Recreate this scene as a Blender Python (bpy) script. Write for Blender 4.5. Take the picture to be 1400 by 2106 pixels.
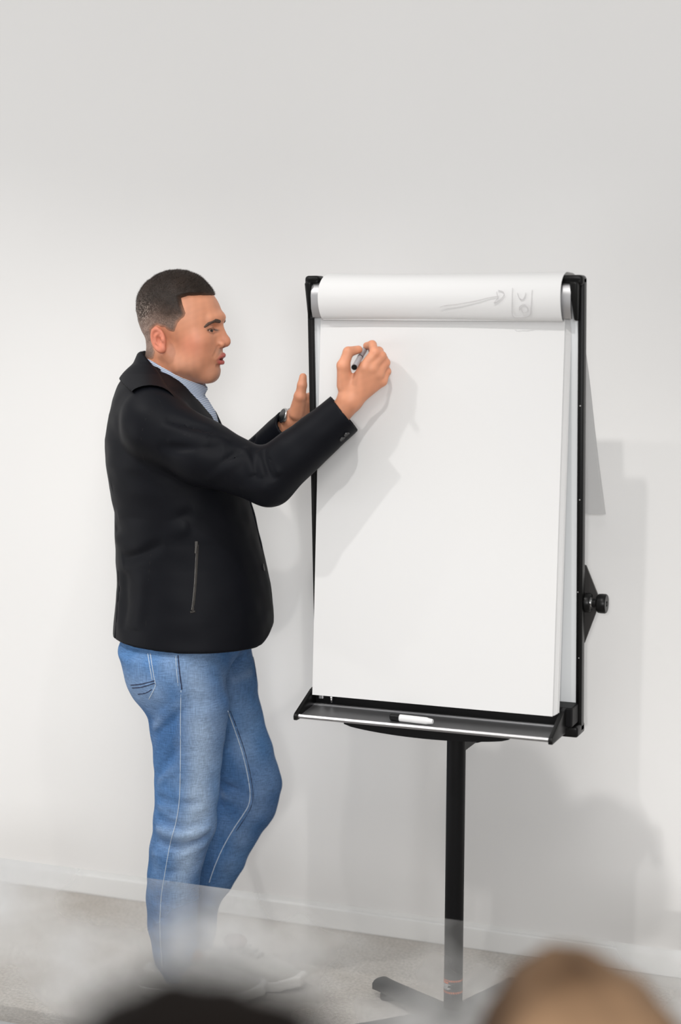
import bpy, bmesh, math, random
import numpy as np
from mathutils import Vector, Matrix, Euler

for o in list(bpy.data.objects):
    bpy.data.objects.remove(o, do_unlink=True)
scene = bpy.context.scene
COL = scene.collection
random.seed(7)
RNG = np.random.default_rng(7)

# ------------------------------------------------------------------ camera, light
FPX, CAMH = 3600.0, 1.60
PITCH, PSI, ROLL = 6.46, 21.4, 0.3
cam_data = bpy.data.cameras.new('camera')
cam = bpy.data.objects.new('camera', cam_data)
COL.objects.link(cam)
scene.camera = cam
p_, s_, r_ = map(math.radians, (PITCH, PSI, ROLL))
CM = Matrix.Rotation(s_, 3, 'Z') @ Matrix.Rotation(math.pi / 2 - p_, 3, 'X') @ Matrix.Rotation(r_, 3, 'Z')
cam.matrix_world = Matrix.Translation((0, 0, CAMH)) @ CM.to_4x4()
cam_data.sensor_fit = 'HORIZONTAL'
cam_data.sensor_width = 36
cam_data.lens = FPX / 1400 * 36
cam_data.dof.use_dof = True
cam_data.dof.focus_distance = 3.93
cam_data.dof.aperture_fstop = 2.7
cam_data.clip_start = 0.05

world = bpy.data.worlds.new('world')
scene.world = world
world.use_nodes = True
bg = world.node_tree.nodes['Background']
bg.inputs[0].default_value = (1.0, 0.985, 0.97, 1)
bg.inputs[1].default_value = 0.57

WARM = (1.0, 0.975, 0.945)
def spot(name, loc, target, power, radius=0.03, angle=100, blend=0.6, color=(1, 0.95, 0.88)):
    l = bpy.data.lights.new(name, 'SPOT')
    l.energy = power; l.shadow_soft_size = radius; l.spot_size = math.radians(angle); l.spot_blend = blend
    l.color = color
    o = bpy.data.objects.new(name, l); COL.objects.link(o)
    o.location = loc
    o.rotation_euler = (Vector(target) - Vector(loc)).to_track_quat('-Z', 'Y').to_euler()
    return o
spot('overhead_spot', (-0.955, 2.42, 2.80), (-1.1, 4.1, -0.6), 42, radius=0.02, angle=78, blend=0.9, color=WARM)
spot('overhead_spot', (-2.32, 2.40, 2.80), (-1.5, 4.1, -0.5), 50, radius=0.02, angle=74, blend=0.9, color=WARM)
spot('overhead_spot', (-2.98, 2.86, 2.80), (-2.2, 4.1, -0.9), 40, radius=0.025, angle=80, blend=0.9, color=WARM)
# added fill lights, no real windows: from the left and from behind the audience
def fill_light(name, loc, d, w, hgt, power):
    l = bpy.data.lights.new(name, 'AREA'); l.shape = 'RECTANGLE'; l.size = w; l.size_y = hgt; l.energy = power; l.color = (0.985, 0.99, 1.0)
    o = bpy.data.objects.new(name, l); COL.objects.link(o)
    o.location = loc; o.rotation_euler = Vector(d).to_track_quat('-Z', 'Y').to_euler()
    return o
fill_light('added_fill', (-5.3, 1.2, 0.75), (1, 0.25, 0), 2.6, 1.4, 40)
fill_light('added_fill', (1.9, -4.6, 2.3), (-0.48, 1, -0.15), 2.2, 1.2, 215)
spot('overhead_spot', (-0.5, 0.9, 2.80), (-2.1, 3.7, 0.0), 95, radius=0.55, angle=60, blend=1.0, color=WARM)  # added soft fill, brightens the floor and lower wall
spot('room_spot', (0.88, -4.25, 2.38), (-0.55, 4.1, 0.30), 520, radius=0.05, angle=17, blend=1.0, color=WARM)

vs = scene.view_settings
vs.view_transform = 'Standard'; vs.look = 'None'; vs.gamma = 1.0; vs.use_curve_mapping = False
vs.exposure = 0.05

# ------------------------------------------------------------------ pixel helpers (a ray only; depth from a plane)
CAMP = Vector((0, 0, CAMH))
def ray(px, py):
    return CM @ Vector(((px - 700) / FPX, -(py - 1053) / FPX, -1))
def on_y(px, py, y):
    d = ray(px, py); return CAMP + d * (y / d.y)
def on_floor(px, py, z=0.0):
    d = ray(px, py); return CAMP + d * ((z - CAMH) / d.z)

# ------------------------------------------------------------------ materials
MATS = {}
def mat(name, color, rough=0.6, metal=0.0, spec=0.5, sheen=0.0, coat=0.0, bump=None, var=None, attr=None, sub=0.0):
    """procedural principled material. bump=(scale,strength,dist), var=(scale,amount), attr=vertex colour name"""
    if name in MATS: return MATS[name]
    m = bpy.data.materials.new(name); m.use_nodes = True
    nt = m.node_tree; N = nt.nodes; L = nt.links
    b = N['Principled BSDF']
    b.inputs['Base Color'].default_value = (*color, 1)
    b.inputs['Roughness'].default_value = rough
    b.inputs['Metallic'].default_value = metal
    b.inputs['Specular IOR Level'].default_value = spec
    b.inputs['Sheen Weight'].default_value = sheen
    b.inputs['Coat Weight'].default_value = coat
    if sub > 0:
        b.inputs['Subsurface Weight'].default_value = sub
        b.inputs['Subsurface Radius'].default_value = (0.010, 0.004, 0.002)
        b.inputs['Subsurface Scale'].default_value = 0.6
    tc = N.new('ShaderNodeTexCoord')
    src = None
    if attr:
        a = N.new('ShaderNodeAttribute'); a.attribute_name = attr; src = a.outputs['Color']
    if var:
        nz = N.new('ShaderNodeTexNoise'); nz.inputs['Scale'].default_value = var[0]; nz.inputs['Detail'].default_value = 5
        L.new(tc.outputs['Object'], nz.inputs['Vector'])
        mr = N.new('ShaderNodeMapRange'); mr.inputs[1].default_value = 0.3; mr.inputs[2].default_value = 0.7
        mr.inputs[3].default_value = 1 - var[1]; mr.inputs[4].default_value = 1 + var[1]
        L.new(nz.outputs['Fac'], mr.inputs[0])
        mx = N.new('ShaderNodeVectorMath'); mx.operation = 'SCALE'
        if src: L.new(src, mx.inputs[0])
        else: mx.inputs[0].default_value = color
        L.new(mr.outputs[0], mx.inputs['Scale']); src = mx.outputs[0]
    if src: L.new(src, b.inputs['Base Color'])
    if bump:
        nb = N.new('ShaderNodeTexNoise'); nb.inputs['Scale'].default_value = bump[0]; nb.inputs['Detail'].default_value = 4
        L.new(tc.outputs['Object'], nb.inputs['Vector'])
        bp = N.new('ShaderNodeBump'); bp.inputs['Strength'].default_value = bump[1]; bp.inputs['Distance'].default_value = bump[2]
        L.new(nb.outputs['Fac'], bp.inputs['Height']); L.new(bp.outputs[0], b.inputs['Normal'])
    MATS[name] = m
    return m

# ------------------------------------------------------------------ object helpers
def tag(o, label=None, cat=None, group=None, kind=None):
    if label: o['label'] = label
    if cat: o['category'] = cat
    if group: o['group'] = group
    if kind: o['kind'] = kind
    return o
def empty(name, loc, label, cat, group=None, basis=None):
    o = bpy.data.objects.new(name, None); COL.objects.link(o)
    m = Matrix.Translation(loc)
    if basis is not None: m = m @ basis.to_4x4()
    o.matrix_world = m
    o.empty_display_size = 0.1
    return tag(o, label, cat, group)
def depth_of(o):
    return o.matrix_world
def mesh_obj(name, verts, faces, material, parent=None, smooth=True, local=False, cols=None):
    """verts in world space unless local=True (then in the parent's space)"""
    me = bpy.data.meshes.new(name)
    V = np.asarray(verts, dtype=np.float64)
    if parent is not None and not local:
        inv = np.array(ROOT[parent.name].inverted())
        V = V @ inv[:3, :3].T + inv[:3, 3]
    me.from_pydata(V.tolist() if len(V) < 5000 else [], [], faces if len(V) < 5000 else [])
    if len(V) >= 5000:
        fill(me, V, np.asarray(faces))
    if smooth: me.polygons.foreach_set('use_smooth', np.ones(len(me.polygons), dtype=bool))
    if cols is not None:
        a = me.color_attributes.new('Col', 'FLOAT_COLOR', 'POINT')
        c4 = np.ones((len(V), 4), dtype=np.float32); c4[:, :3] = cols
        a.data.foreach_set('color', c4.ravel())
    me.materials.append(material)
    me.update()
    o = bpy.data.objects.new(name, me); COL.objects.link(o)
    if parent is not None:
        o.parent = parent
        ROOT[o.name] = ROOT[parent.name]
    else:
        ROOT[o.name] = Matrix.Identity(4)
    return o
def fill(me, V, F):
    k = F.shape[1]
    me.vertices.add(len(V)); me.vertices.foreach_set('co', V.astype(np.float32).ravel())
    me.loops.add(F.size); me.loops.foreach_set('vertex_index', F.astype(np.int32).ravel())
    me.polygons.add(len(F))
    me.polygons.foreach_set('loop_start', np.arange(0, F.size, k, dtype=np.int32))
    me.update(calc_edges=True); me.validate()
ROOT = {}
def root(name, loc, label, cat, group=None, basis=None):
    o = empty(name, loc, label, cat, group, basis)
    ROOT[o.name] = o.matrix_world.copy()
    return o
def bm_out(name, bm, material, parent=None, smooth=False, xf=None):
    if xf:
        for v in bm.verts: v.co = xf(v.co)
    bmesh.ops.recalc_face_normals(bm, faces=bm.faces)
    vs_ = [tuple(v.co) for v in bm.verts]
    bm.verts.index_update()
    fs = [[v.index for v in f.verts] for f in bm.faces]
    bm.free()
    me_o = mesh_obj_small(name, vs_, fs, material, parent, smooth)
    return me_o
def mesh_obj_small(name, vs_, fs, material, parent, smooth):
    me = bpy.data.meshes.new(name)
    V = vs_
    if parent is not None:
        inv = ROOT[parent.name].inverted()
        V = [tuple(inv @ Vector(v)) for v in vs_]
    me.from_pydata(V, [], fs)
    if smooth:
        me.polygons.foreach_set('use_smooth', np.ones(len(me.polygons), dtype=bool))
    me.materials.append(material); me.update()
    o = bpy.data.objects.new(name, me); COL.objects.link(o)
    if parent is not None:
        o.parent = parent; ROOT[o.name] = ROOT[parent.name]
    else: ROOT[o.name] = Matrix.Identity(4)
    return o
def add_box(bm, x0, x1, y0, y1, z0, z1, bev=0.0, seg=2):
    r = bmesh.ops.create_cube(bm, size=1)
    for v in r['verts']:
        v.co = Vector(((x0 + x1) / 2 + v.co.x * (x1 - x0), (y0 + y1) / 2 + v.co.y * (y1 - y0), (z0 + z1) / 2 + v.co.z * (z1 - z0)))
    if bev > 0:
        es = list({e for v in r['verts'] for e in v.link_edges})
        bmesh.ops.bevel(bm, geom=es, offset=bev, segments=seg, affect='EDGES', profile=0.5)
    return bm
def box_obj(name, b, material, parent=None, bev=0.002, xf=None):
    bm = bmesh.new(); add_box(bm, *b, bev=bev); return bm_out(name, bm, material, parent, False, xf)
def prism(bm, poly, a0, a1, axis='x'):
    """extrude a 2-D polygon [(u,v)...] along an axis; u,v are the other two axes in order"""
    def P(a, u, v):
        return {'x': (a, u, v), 'y': (u, a, v), 'z': (u, v, a)}[axis]
    A = [bm.verts.new(P(a0, *q)) for q in poly]; B = [bm.verts.new(P(a1, *q)) for q in poly]
    n = len(poly)
    for i in range(n): bm.faces.new((A[i], A[(i + 1) % n], B[(i + 1) % n], B[i]))
    bm.faces.new(A[::-1]); bm.faces.new(B)
    return bm
def tube(bm, pts, rad, seg=10, caps=True):
    pts = [Vector(p) for p in pts]; n = len(pts)
    R = rad if hasattr(rad, '__len__') else [rad] * n
    prev = None; rings = []
    for i, p in enumerate(pts):
        t = (pts[min(i + 1, n - 1)] - pts[max(i - 1, 0)]).normalized()
        if prev is None:
            ref = Vector((0, 0, 1)) if abs(t.z) < 0.9 else Vector((1, 0, 0))
            u = t.cross(ref).normalized()
        else:
            u = (prev - t * prev.dot(t)).normalized()
        prev = u; w = t.cross(u)
        rings.append([bm.verts.new(p + (u * math.cos(a) + w * math.sin(a)) * R[i]) for a in [2 * math.pi * k / seg for k in range(seg)]])
    for i in range(n - 1):
        for k in range(seg):
            bm.faces.new((rings[i][k], rings[i][(k + 1) % seg], rings[i + 1][(k + 1) % seg], rings[i + 1][k]))
    if caps:
        bm.faces.new(rings[0][::-1]); bm.faces.new(rings[-1])
    return bm
def tube_obj(name, pts, rad, material, parent=None, seg=10, smooth=True):
    bm = bmesh.new(); tube(bm, pts, rad, seg); return bm_out(name, bm, material, parent, smooth)
def lathe(bm, prof, p0, axis, seg=32):
    """prof: [(radius, distance along axis)]"""
    a = Vector(axis).normalized(); ref = Vector((0, 0, 1)) if abs(a.z) < 0.9 else Vector((1, 0, 0))
    u = a.cross(ref).normalized(); w = a.cross(u); p0 = Vector(p0)
    rings = [[bm.verts.new(p0 + a * d + (u * math.cos(t) + w * math.sin(t)) * r) for t in [2 * math.pi * k / seg for k in range(seg)]] for r, d in prof]
    for i in range(len(rings) - 1):
        for k in range(seg):
            bm.faces.new((rings[i][k], rings[i][(k + 1) % seg], rings[i + 1][(k + 1) % seg], rings[i + 1][k]))
    bm.faces.new(rings[0][::-1]); bm.faces.new(rings[-1])
    return bm
def lathe_obj(name, prof, p0, axis, material, parent=None, seg=32, smooth=False):
    bm = bmesh.new(); lathe(bm, prof, p0, axis, seg)
    o = bm_out(name, bm, material, parent, smooth); return o
def smooth_by_angle(o, ang=35):
    me = o.data
    me.polygons.foreach_set('use_smooth', np.ones(len(me.polygons), dtype=bool))
    bm = bmesh.new(); bm.from_mesh(me)
    for e in bm.edges:
        if len(e.link_faces) == 2 and e.calc_face_angle(0) > math.radians(ang): e.smooth = False
    bm.to_mesh(me); bm.free()
    return o

# ------------------------------------------------------------------ implicit surface toolkit (smooth organic meshes)
f32 = np.float32
def V3(*a): return np.array(a, dtype=f32)
def smin(a, b, k):
    h = np.clip(0.5 + 0.5 * (b - a) / k, 0, 1)
    return b + (a - b) * h - k * h * (1 - h)
def smax(a, b, k): return -smin(-a, -b, k)
def sph(P, c, r): return np.linalg.norm(P - V3(*c), axis=1) - r
def ell(P, c, r, R=None):
    q = P - V3(*c)
    if R is not None: q = q @ np.asarray(R, dtype=f32)
    r = V3(*r)
    k0 = np.linalg.norm(q / r, axis=1); k1 = np.linalg.norm(q / (r * r), axis=1) + 1e-9
    return k0 * (k0 - 1) / k1
def cone(P, a, b, ra, rb):
    a = V3(*a); b = V3(*b); d = b - a
    t = np.clip(((P - a) @ d) / (d @ d), 0, 1)
    return np.linalg.norm(P - a - t[:, None] * d, axis=1) - (ra + (rb - ra) * t)
def chain(P, pts, rad, k=0.0):
    f = None
    for i in range(len(pts) - 1):
        g = cone(P, pts[i], pts[i + 1], rad[i], rad[i + 1])
        f = g if f is None else (smin(f, g, k) if k > 0 else np.minimum(f, g))
    return f
def boxf(P, c, h, r=0.0):
    q = np.abs(P - V3(*c)) - (V3(*h) - r)
    return np.linalg.norm(np.maximum(q, 0), axis=1) + np.minimum(q.max(axis=1), 0) - r
def poly2(x, z, poly):
    """signed distance to a 2-D polygon (negative inside)"""
    p = np.array(poly, dtype=f32); n = len(p)
    d = np.full(x.shape, 1e9, dtype=f32); ins = np.zeros(x.shape, dtype=bool)
    for i in range(n):
        a = p[i]; b = p[(i + 1) % n]; e = b - a
        wx = x - a[0]; wz = z - a[1]
        t = np.clip((wx * e[0] + wz * e[1]) / (e @ e + 1e-12), 0, 1)
        d = np.minimum(d, (wx - e[0] * t) ** 2 + (wz - e[1] * t) ** 2)
        c = ((a[1] <= z) & (b[1] > z)) | ((b[1] <= z) & (a[1] > z))
        xi = a[0] + (z - a[1]) / (e[1] if abs(e[1]) > 1e-9 else 1e-9) * e[0]
        ins ^= c & (x < xi)
    d = np.sqrt(d)
    return np.where(ins, -d, d)
def snoise(P, s, seed=0):
    """cheap smooth pseudo noise in about -1..1"""
    r = np.random.default_rng(seed)
    o = np.zeros(len(P), dtype=f32)
    for i in range(5):
        d = r.normal(size=3); d /= np.linalg.norm(d)
        o += np.sin((P @ d.astype(f32)) * (s * (0.7 + 0.6 * r.random())) + r.random() * 6.28)
    return o / 3.0
def grouped(fn, lo, hi, m=0.03):
    lo = V3(*lo); hi = V3(*hi)
    def f(P):
        q = np.maximum(np.maximum(lo - P, P - hi), 0)
        out = np.linalg.norm(q, axis=1) + m
        i = out <= m + 1e-6
        if i.any(): out[i] = fn(P[i])
        return out
    return f
def net(f, lo, hi, res, levels=4, lip=1.6):
    """sparse surface nets -> verts, quads"""
    lo = np.array(lo, dtype=np.float64); hi = np.array(hi, dtype=np.float64)
    s = res * 2 ** levels
    n = np.ceil((hi - lo) / s).astype(int) + 1
    C = np.stack(np.meshgrid(*[np.arange(k) for k in n], indexing='ij'), -1).reshape(-1, 3)
    off = np.stack(np.meshgrid([0, 1], [0, 1], [0, 1], indexing='ij'), -1).reshape(-1, 3)
    for l in range(levels, -1, -1):
        s = res * 2 ** l
        v = f((lo + (C + 0.5) * s).astype(f32))
        C = C[np.abs(v) < lip * s * 0.87 + res]
        if l: C = (C[:, None, :] * 2 + off[None]).reshape(-1, 3)
    B = 1 << 20
    key = lambda c: (c[..., 0] * B + c[..., 1]) * B + c[..., 2]
    C = C + 2                                      # keep neighbours non-negative
    cor = C[:, None, :] + off[None]
    uk, inv = np.unique(key(cor).ravel(), return_inverse=True)
    uc = np.stack([uk // (B * B), (uk // B) % B, uk % B], -1)
    val = f((lo + (uc - 2) * res).astype(f32)).astype(np.float64)
    cv = val[inv].reshape(-1, 8)
    act = (cv.min(1) < 0) & (cv.max(1) >= 0)
    C = C[act]; cv = cv[act]
    ks = key(C); o = np.argsort(ks); ks = ks[o]; C = C[o]; cv = cv[o]
    acc = np.zeros((len(C), 3)); cnt = np.zeros(len(C))
    edges = [(i, j) for i in range(8) for j in range(i + 1, 8) if np.abs(off[i] - off[j]).sum() == 1]
    for i, j in edges:
        a = cv[:, i]; b = cv[:, j]; m = (a < 0) != (b < 0)
        t = np.where(m, a / np.where(m, a - b, 1), 0)
        p = off[i] + t[:, None] * (off[j] - off[i])
        acc[m] += p[m]; cnt[m] += 1
    V = lo + (C - 2 + acc / cnt[:, None]) * res
    quads = []
    for ax in range(3):
        b, c = (ax + 1) % 3, (ax + 2) % 3
        j = int(np.where((off == np.eye(3, dtype=int)[ax]).all(1))[0][0])
        m = (cv[:, 0] < 0) != (cv[:, j] < 0)
        idx = np.where(m)[0]
        eb = np.zeros(3, int); eb[b] = 1; ec = np.zeros(3, int); ec[c] = 1
        def find(cc):
            k = key(cc); q = np.clip(np.searchsorted(ks, k), 0, len(ks) - 1)
            return np.where(ks[q] == k, q, -1)
        i1 = find(C[idx] - eb); i2 = find(C[idx] - eb - ec); i3 = find(C[idx] - ec)
        ok = (i1 >= 0) & (i2 >= 0) & (i3 >= 0)
        q = np.stack([idx, i1, i2, i3], 1)[ok]
        fl = cv[idx[ok], 0] < 0
        q[~fl] = q[~fl][:, ::-1]
        quads.append(q)
    Q = np.concatenate(quads)
    return V, Q
def sdf_obj(name, f, lo, hi, res, material, parent, color=None, levels=4, lip=1.6):
    V, Q = net(f, lo, hi, res, levels, lip)
    cols = color(V.astype(f32)) if color else None
    me = bpy.data.meshes.new(name)
    fill(me, V, Q)
    me.polygons.foreach_set('use_smooth', np.ones(len(me.polygons), dtype=bool))
    if cols is not None:
        a = me.color_attributes.new('Col', 'FLOAT_COLOR', 'POINT')
        c4 = np.ones((len(V), 4), dtype=np.float32); c4[:, :3] = cols
        a.data.foreach_set('color', c4.ravel())
    me.materials.append(material); me.update()
    o = bpy.data.objects.new(name, me); COL.objects.link(o)
    if parent is not None:
        o.parent = parent; ROOT[o.name] = ROOT[parent.name]
    return o
def mixc(a, b, t):
    t = np.clip(t, 0, 1)[:, None]
    return a * (1 - t) + b * t
def sstep(x, a, b):
    t = np.clip((x - a) / (b - a), 0, 1); return t * t * (3 - 2 * t)

# ------------------------------------------------------------------ the setting
WALLY = 4.128
def wall_material():
    m = mat('wall_paint', (0.80, 0.795, 0.785), rough=0.75, spec=0.25, bump=(220, 0.06, 0.001), var=(1.2, 0.012))
    return m
o = box_obj('wall_back', (-5.5, 3.0, WALLY, WALLY + 0.12, 0.0, 3.4), wall_material(), None, bev=0)
tag(o, kind='structure')
mfloor = bpy.data.materials.new('carpet'); mfloor.use_nodes = True
def carpet(m):
    nt = m.node_tree; N = nt.nodes; L = nt.links; b = N['Principled BSDF']
    b.inputs['Roughness'].default_value = 0.95; b.inputs['Specular IOR Level'].default_value = 0.1
    tc = N.new('ShaderNodeTexCoord')
    n1 = N.new('ShaderNodeTexNoise'); n1.inputs['Scale'].default_value = 5.0; n1.inputs['Detail'].default_value = 6
    n2 = N.new('ShaderNodeTexNoise'); n2.inputs['Scale'].default_value = 130; n2.inputs['Detail'].default_value = 4
    n3 = N.new('ShaderNodeTexVoronoi'); n3.inputs['Scale'].default_value = 420
    for n in (n1, n2, n3): L.new(tc.outputs['Object'], n.inputs['Vector'])
    r1 = N.new('ShaderNodeValToRGB'); e = r1.color_ramp.elements
    e[0].position = 0.3; e[0].color = (0.52, 0.475, 0.43, 1); e[1].position = 0.75; e[1].color = (0.68, 0.65, 0.62, 1)
    L.new(n1.outputs['Fac'], r1.inputs[0])
    mr = N.new('ShaderNodeMapRange'); mr.inputs[1].default_value = 0.3; mr.inputs[2].default_value = 0.7; mr.inputs[3].default_value = 0.80; mr.inputs[4].default_value = 1.12
    L.new(n2.outputs['Fac'], mr.inputs[0])
    vm = N.new('ShaderNodeVectorMath'); vm.operation = 'SCALE'
    L.new(r1.outputs[0], vm.inputs[0]); L.new(mr.outputs[0], vm.inputs['Scale']); L.new(vm.outputs[0], b.inputs['Base Color'])
    bp = N.new('ShaderNodeBump'); bp.inputs['Strength'].default_value = 0.5; bp.inputs['Distance'].default_value = 0.004
    ad = N.new('ShaderNodeMath'); ad.operation = 'ADD'; L.new(n2.outputs['Fac'], ad.inputs[0]); L.new(n3.outputs['Distance'], ad.inputs[1])
    L.new(ad.outputs[0], bp.inputs['Height']); L.new(bp.outputs[0], b.inputs['Normal'])
carpet(mfloor)
o = box_obj('floor', (-5.5, 3.0, -1.5, WALLY, -0.08, 0.0), mfloor, None, bev=0)
tag(o, kind='structure')
m_base = mat('skirting_white', (0.82, 0.815, 0.81), rough=0.5)
o = box_obj('baseboard_back', (-5.5, 3.0, WALLY - 0.012, WALLY, 0.0, 0.055), m_base, None, bev=0.003)
tag(o, kind='structure')

# ------------------------------------------------------------------ flipchart easel
XC = -1.17
m_black = mat('black_powder_coat', (0.004, 0.004, 0.0045), rough=0.5, spec=0.16, bump=(900, 0.03, 0.0004))
m_blackp = mat('black_plastic', (0.004, 0.004, 0.004), rough=0.35, spec=0.2)
m_board = mat('white_enamel', (0.74, 0.76, 0.77), rough=0.25, spec=0.5)
m_alu = mat('brushed_aluminium', (0.48, 0.48, 0.49), rough=0.42, metal=1.0, bump=(400, 0.01, 0.0003))
m_steel = mat('chrome', (0.8, 0.8, 0.8), rough=0.15, metal=1.0)
m_dark = mat('dark_grey_cast_base', (0.035, 0.036, 0.038), rough=0.55)
LEAN = 0.061
def yb(z): return 3.66 + (0.983 - z) * LEAN          # plane of the leaning board
def lean(v): return Vector((v.x, v.y + (0.983 - v.z) * LEAN, v.z))
easel = root('flipchart_easel', (XC, 3.60, 0), 'black and white flipchart easel on a single pole with star base', 'easel')
XL, XR = XC - 0.324, XC + 0.300
box_obj('board', (XL + 0.006, XR - 0.006, 3.652, 3.668, 0.715, 1.665), m_board, easel, bev=0.002, xf=lean)
for sx, x0, x1 in ((-1, XL, XL + 0.013), (1, XR - 0.013, XR)):
    bm = bmesh.new()
    add_box(bm, x0, x1, 3.642, 3.668, 0.700, 1.678, bev=0.003, seg=3)
    # raised bead running up the outer face of the rail
    add_box(bm, x0 + 0.005, x1 - 0.003, 3.640, 3.646, 0.72, 1.66, bev=0.001)
    smooth_by_angle(bm_out('side_rail', bm, m_blackp, easel, False, lean))
    # rounded corner bracket at the top reaching inwards over the pad clamp
    bm = bmesh.new()
    xi = x1 + 0.022 if sx < 0 else x0 - 0.042
    xo = x0 if sx < 0 else x1
    add_box(bm, min(xi, xo), max(xi, xo), 3.628, 3.670, 1.660, 1.683, bev=0.008, seg=4)
    add_box(bm, min(xi, xo) + (0.0 if sx > 0 else 0.004), max(xi, xo) - 0.004, 3.6255, 3.632, 1.672, 1.678, bev=0.001)
    smooth_by_angle(bm_out('corner_bracket', bm, m_blackp, easel, False, lean))
    # foot of the rail hooking inwards to the tray
    bm = bmesh.new()
    xi = x1 + 0.03 if sx < 0 else x0 - 0.028
    add_box(bm, min(xi, xo), max(xi, xo), 3.61, 3.676, 0.693, 0.718, bev=0.006, seg=3)
    smooth_by_angle(bm_out('rail_foot', bm, m_blackp, easel, False, lean))
# little screws in the rails
for x, z in ((XR - 0.006, 1.41), (XR - 0.006, 1.21), (XR - 0.009, 1.01), (XR - 0.006, 0.865), (XL + 0.01, 0.93)):
    lathe_obj('rail_screw', [(0.0015, 0), (0.0015, 0.0010), (0.0008, 0.0014)], lean(Vector((x, 3.6405, z))), (0, -1, 0), m_steel, easel, 10)
# pad clamp: a curved silver bar with black wedge ends
clamp_prof = [(3.649, 1.664), (3.633, 1.668), (3.621, 1.660), (3.615, 1.640), (3.616, 1.612), (3.624, 1.592), (3.630, 1.592), (3.623, 1.614), (3.622, 1.640), (3.628, 1.655), (3.649, 1.657)]
bm = bmesh.new(); prism(bm, clamp_prof, XL + 0.020, XR - 0.022, 'x')
clamp = smooth_by_angle(bm_out('clamp_bar', bm, m_alu, easel, False, lean), 50)
for x0, x1, tx in ((XR - 0.025, XR - 0.007, -1), (XL + 0.006, XL + 0.022, 1)):
    bm = bmesh.new()
    A = [(x0, 1.668), (x1, 1.668), (x1 - 0.002, 1.588), (x0 + 0.008, 1.588)]
    if tx > 0: A = [(x0, 1.668), (x1, 1.668), (x1 - 0.008, 1.588), (x0 + 0.002, 1.588)]
    fr = [bm.verts.new((x, 3.612 + 0.012 * (z < 1.6), z)) for x, z in A]; bk = [bm.verts.new((x, 3.650, z)) for x, z in A]
    bm.faces.new(fr); bm.faces.new(bk[::-1])
    for i in range(4): bm.faces.new((fr[i], bk[i], bk[(i + 1) % 4], fr[(i + 1) % 4]))
    bmesh.ops.bevel(bm, geom=bm.edges[:], offset=0.004, segments=3, affect='EDGES', profile=0.5)
    smooth_by_angle(bm_out('clamp_end_cap', bm, m_blackp, easel, False, lean))
# pen tray: black back rail, aluminium channel, black end caps
TL, TR = XC - 0.300, XC + 0.272
box_obj('tray_back_rail', (TL - 0.004, TR + 0.022, 3.600, 3.662, 0.722, 0.764), m_black, easel, bev=0.003)
tray_prof = [(3.606, 0.738), (3.600, 0.726), (3.575, 0.7225), (3.540, 0.7195), (3.512, 0.7165), (3.503, 0.7200), (3.497, 0.7205), (3.494, 0.7165), (3.497, 0.7115), (3.512, 0.7105), (3.560, 0.7135), (3.610, 0.7185), (3.610, 0.738)]
bm = bmesh.new(); prism(bm, tray_prof, TL, TR, 'x')
tray = smooth_by_angle(bm_out('pen_tray', bm, m_alu, easel, False), 40)
for k, y in enumerate((3.593, 3.587)):
    box_obj('tray_rib', (TL, TR, y - 0.0012, y + 0.0012, 0.7235, 0.7262), m_alu, tray, bev=0.0005)
cap_prof = [(3.490, 0.708), (3.488, 0.717), (3.492, 0.7225), (3.585, 0.760), (3.604, 0.764), (3.625, 0.757), (3.625, 0.716), (3.600, 0.708)]
for x0, x1 in ((TL - 0.007, TL + 0.002), (TR - 0.002, TR + 0.008)):
    bm = bmesh.new(); prism(bm, cap_prof, x0, x1, 'x')
    bmesh.ops.bevel(bm, geom=bm.edges[:], offset=0.0018, segments=2, affect='EDGES', profile=0.5)
    smooth_by_angle(bm_out('tray_end_cap', bm, m_blackp, easel, False), 40)
# two small steel pins that stop the pad, on the back rail
for x, m_ in ((XC - 0.283, m_alu), (XC - 0.256, m_steel)):
    box_obj('pad_stop', (x - 0.006, x + 0.006, 3.592, 3.602, 0.737, 0.752), m_, easel, bev=0.002) if m_ is m_alu else \
        tube_obj('pad_pin', [(x, 3.604, 0.752), (x, 3.592, 0.750), (x, 3.588, 0.742), (x, 3.592, 0.733)], 0.0035, m_steel, easel, 10)
# curved black yoke under the tray
bm = bmesh.new()
top, bot = [], []
for i in range(25):
    t = i / 24; x = XC - 0.205 + t * 0.378
    bot.append((x, 0.699 - 0.016 * math.sin(math.pi * min(max(t, 0.0), 1)) ** 0.6)); top.append((x, 0.708))
prism(bm, bot + top[::-1], 3.535, 3.60, 'y')
bm_out('tray_yoke', bm, m_black, easel, False)
# pole, inner column, sleeve
PY_ = 3.600; PX_ = on_y(936, 1700, PY_).x
smooth_by_angle(lathe_obj('pole', [(0.0209, 0.055), (0.0209, 0.706)], (PX_, PY_, 0), (0, 0, 1), m_black, easel, 40))
smooth_by_angle(lathe_obj('inner_column', [(0.019, 0.64), (0.019, 1.05)], (PX_, 3.725, 0), (0, 0, 1), m_black, easel, 24))
box_obj('column_arm', (PX_ - 0.018, PX_ + 0.018, PY_ - 0.01, 3.735, 0.645, 0.685), m_black, easel, bev=0.003)
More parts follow.
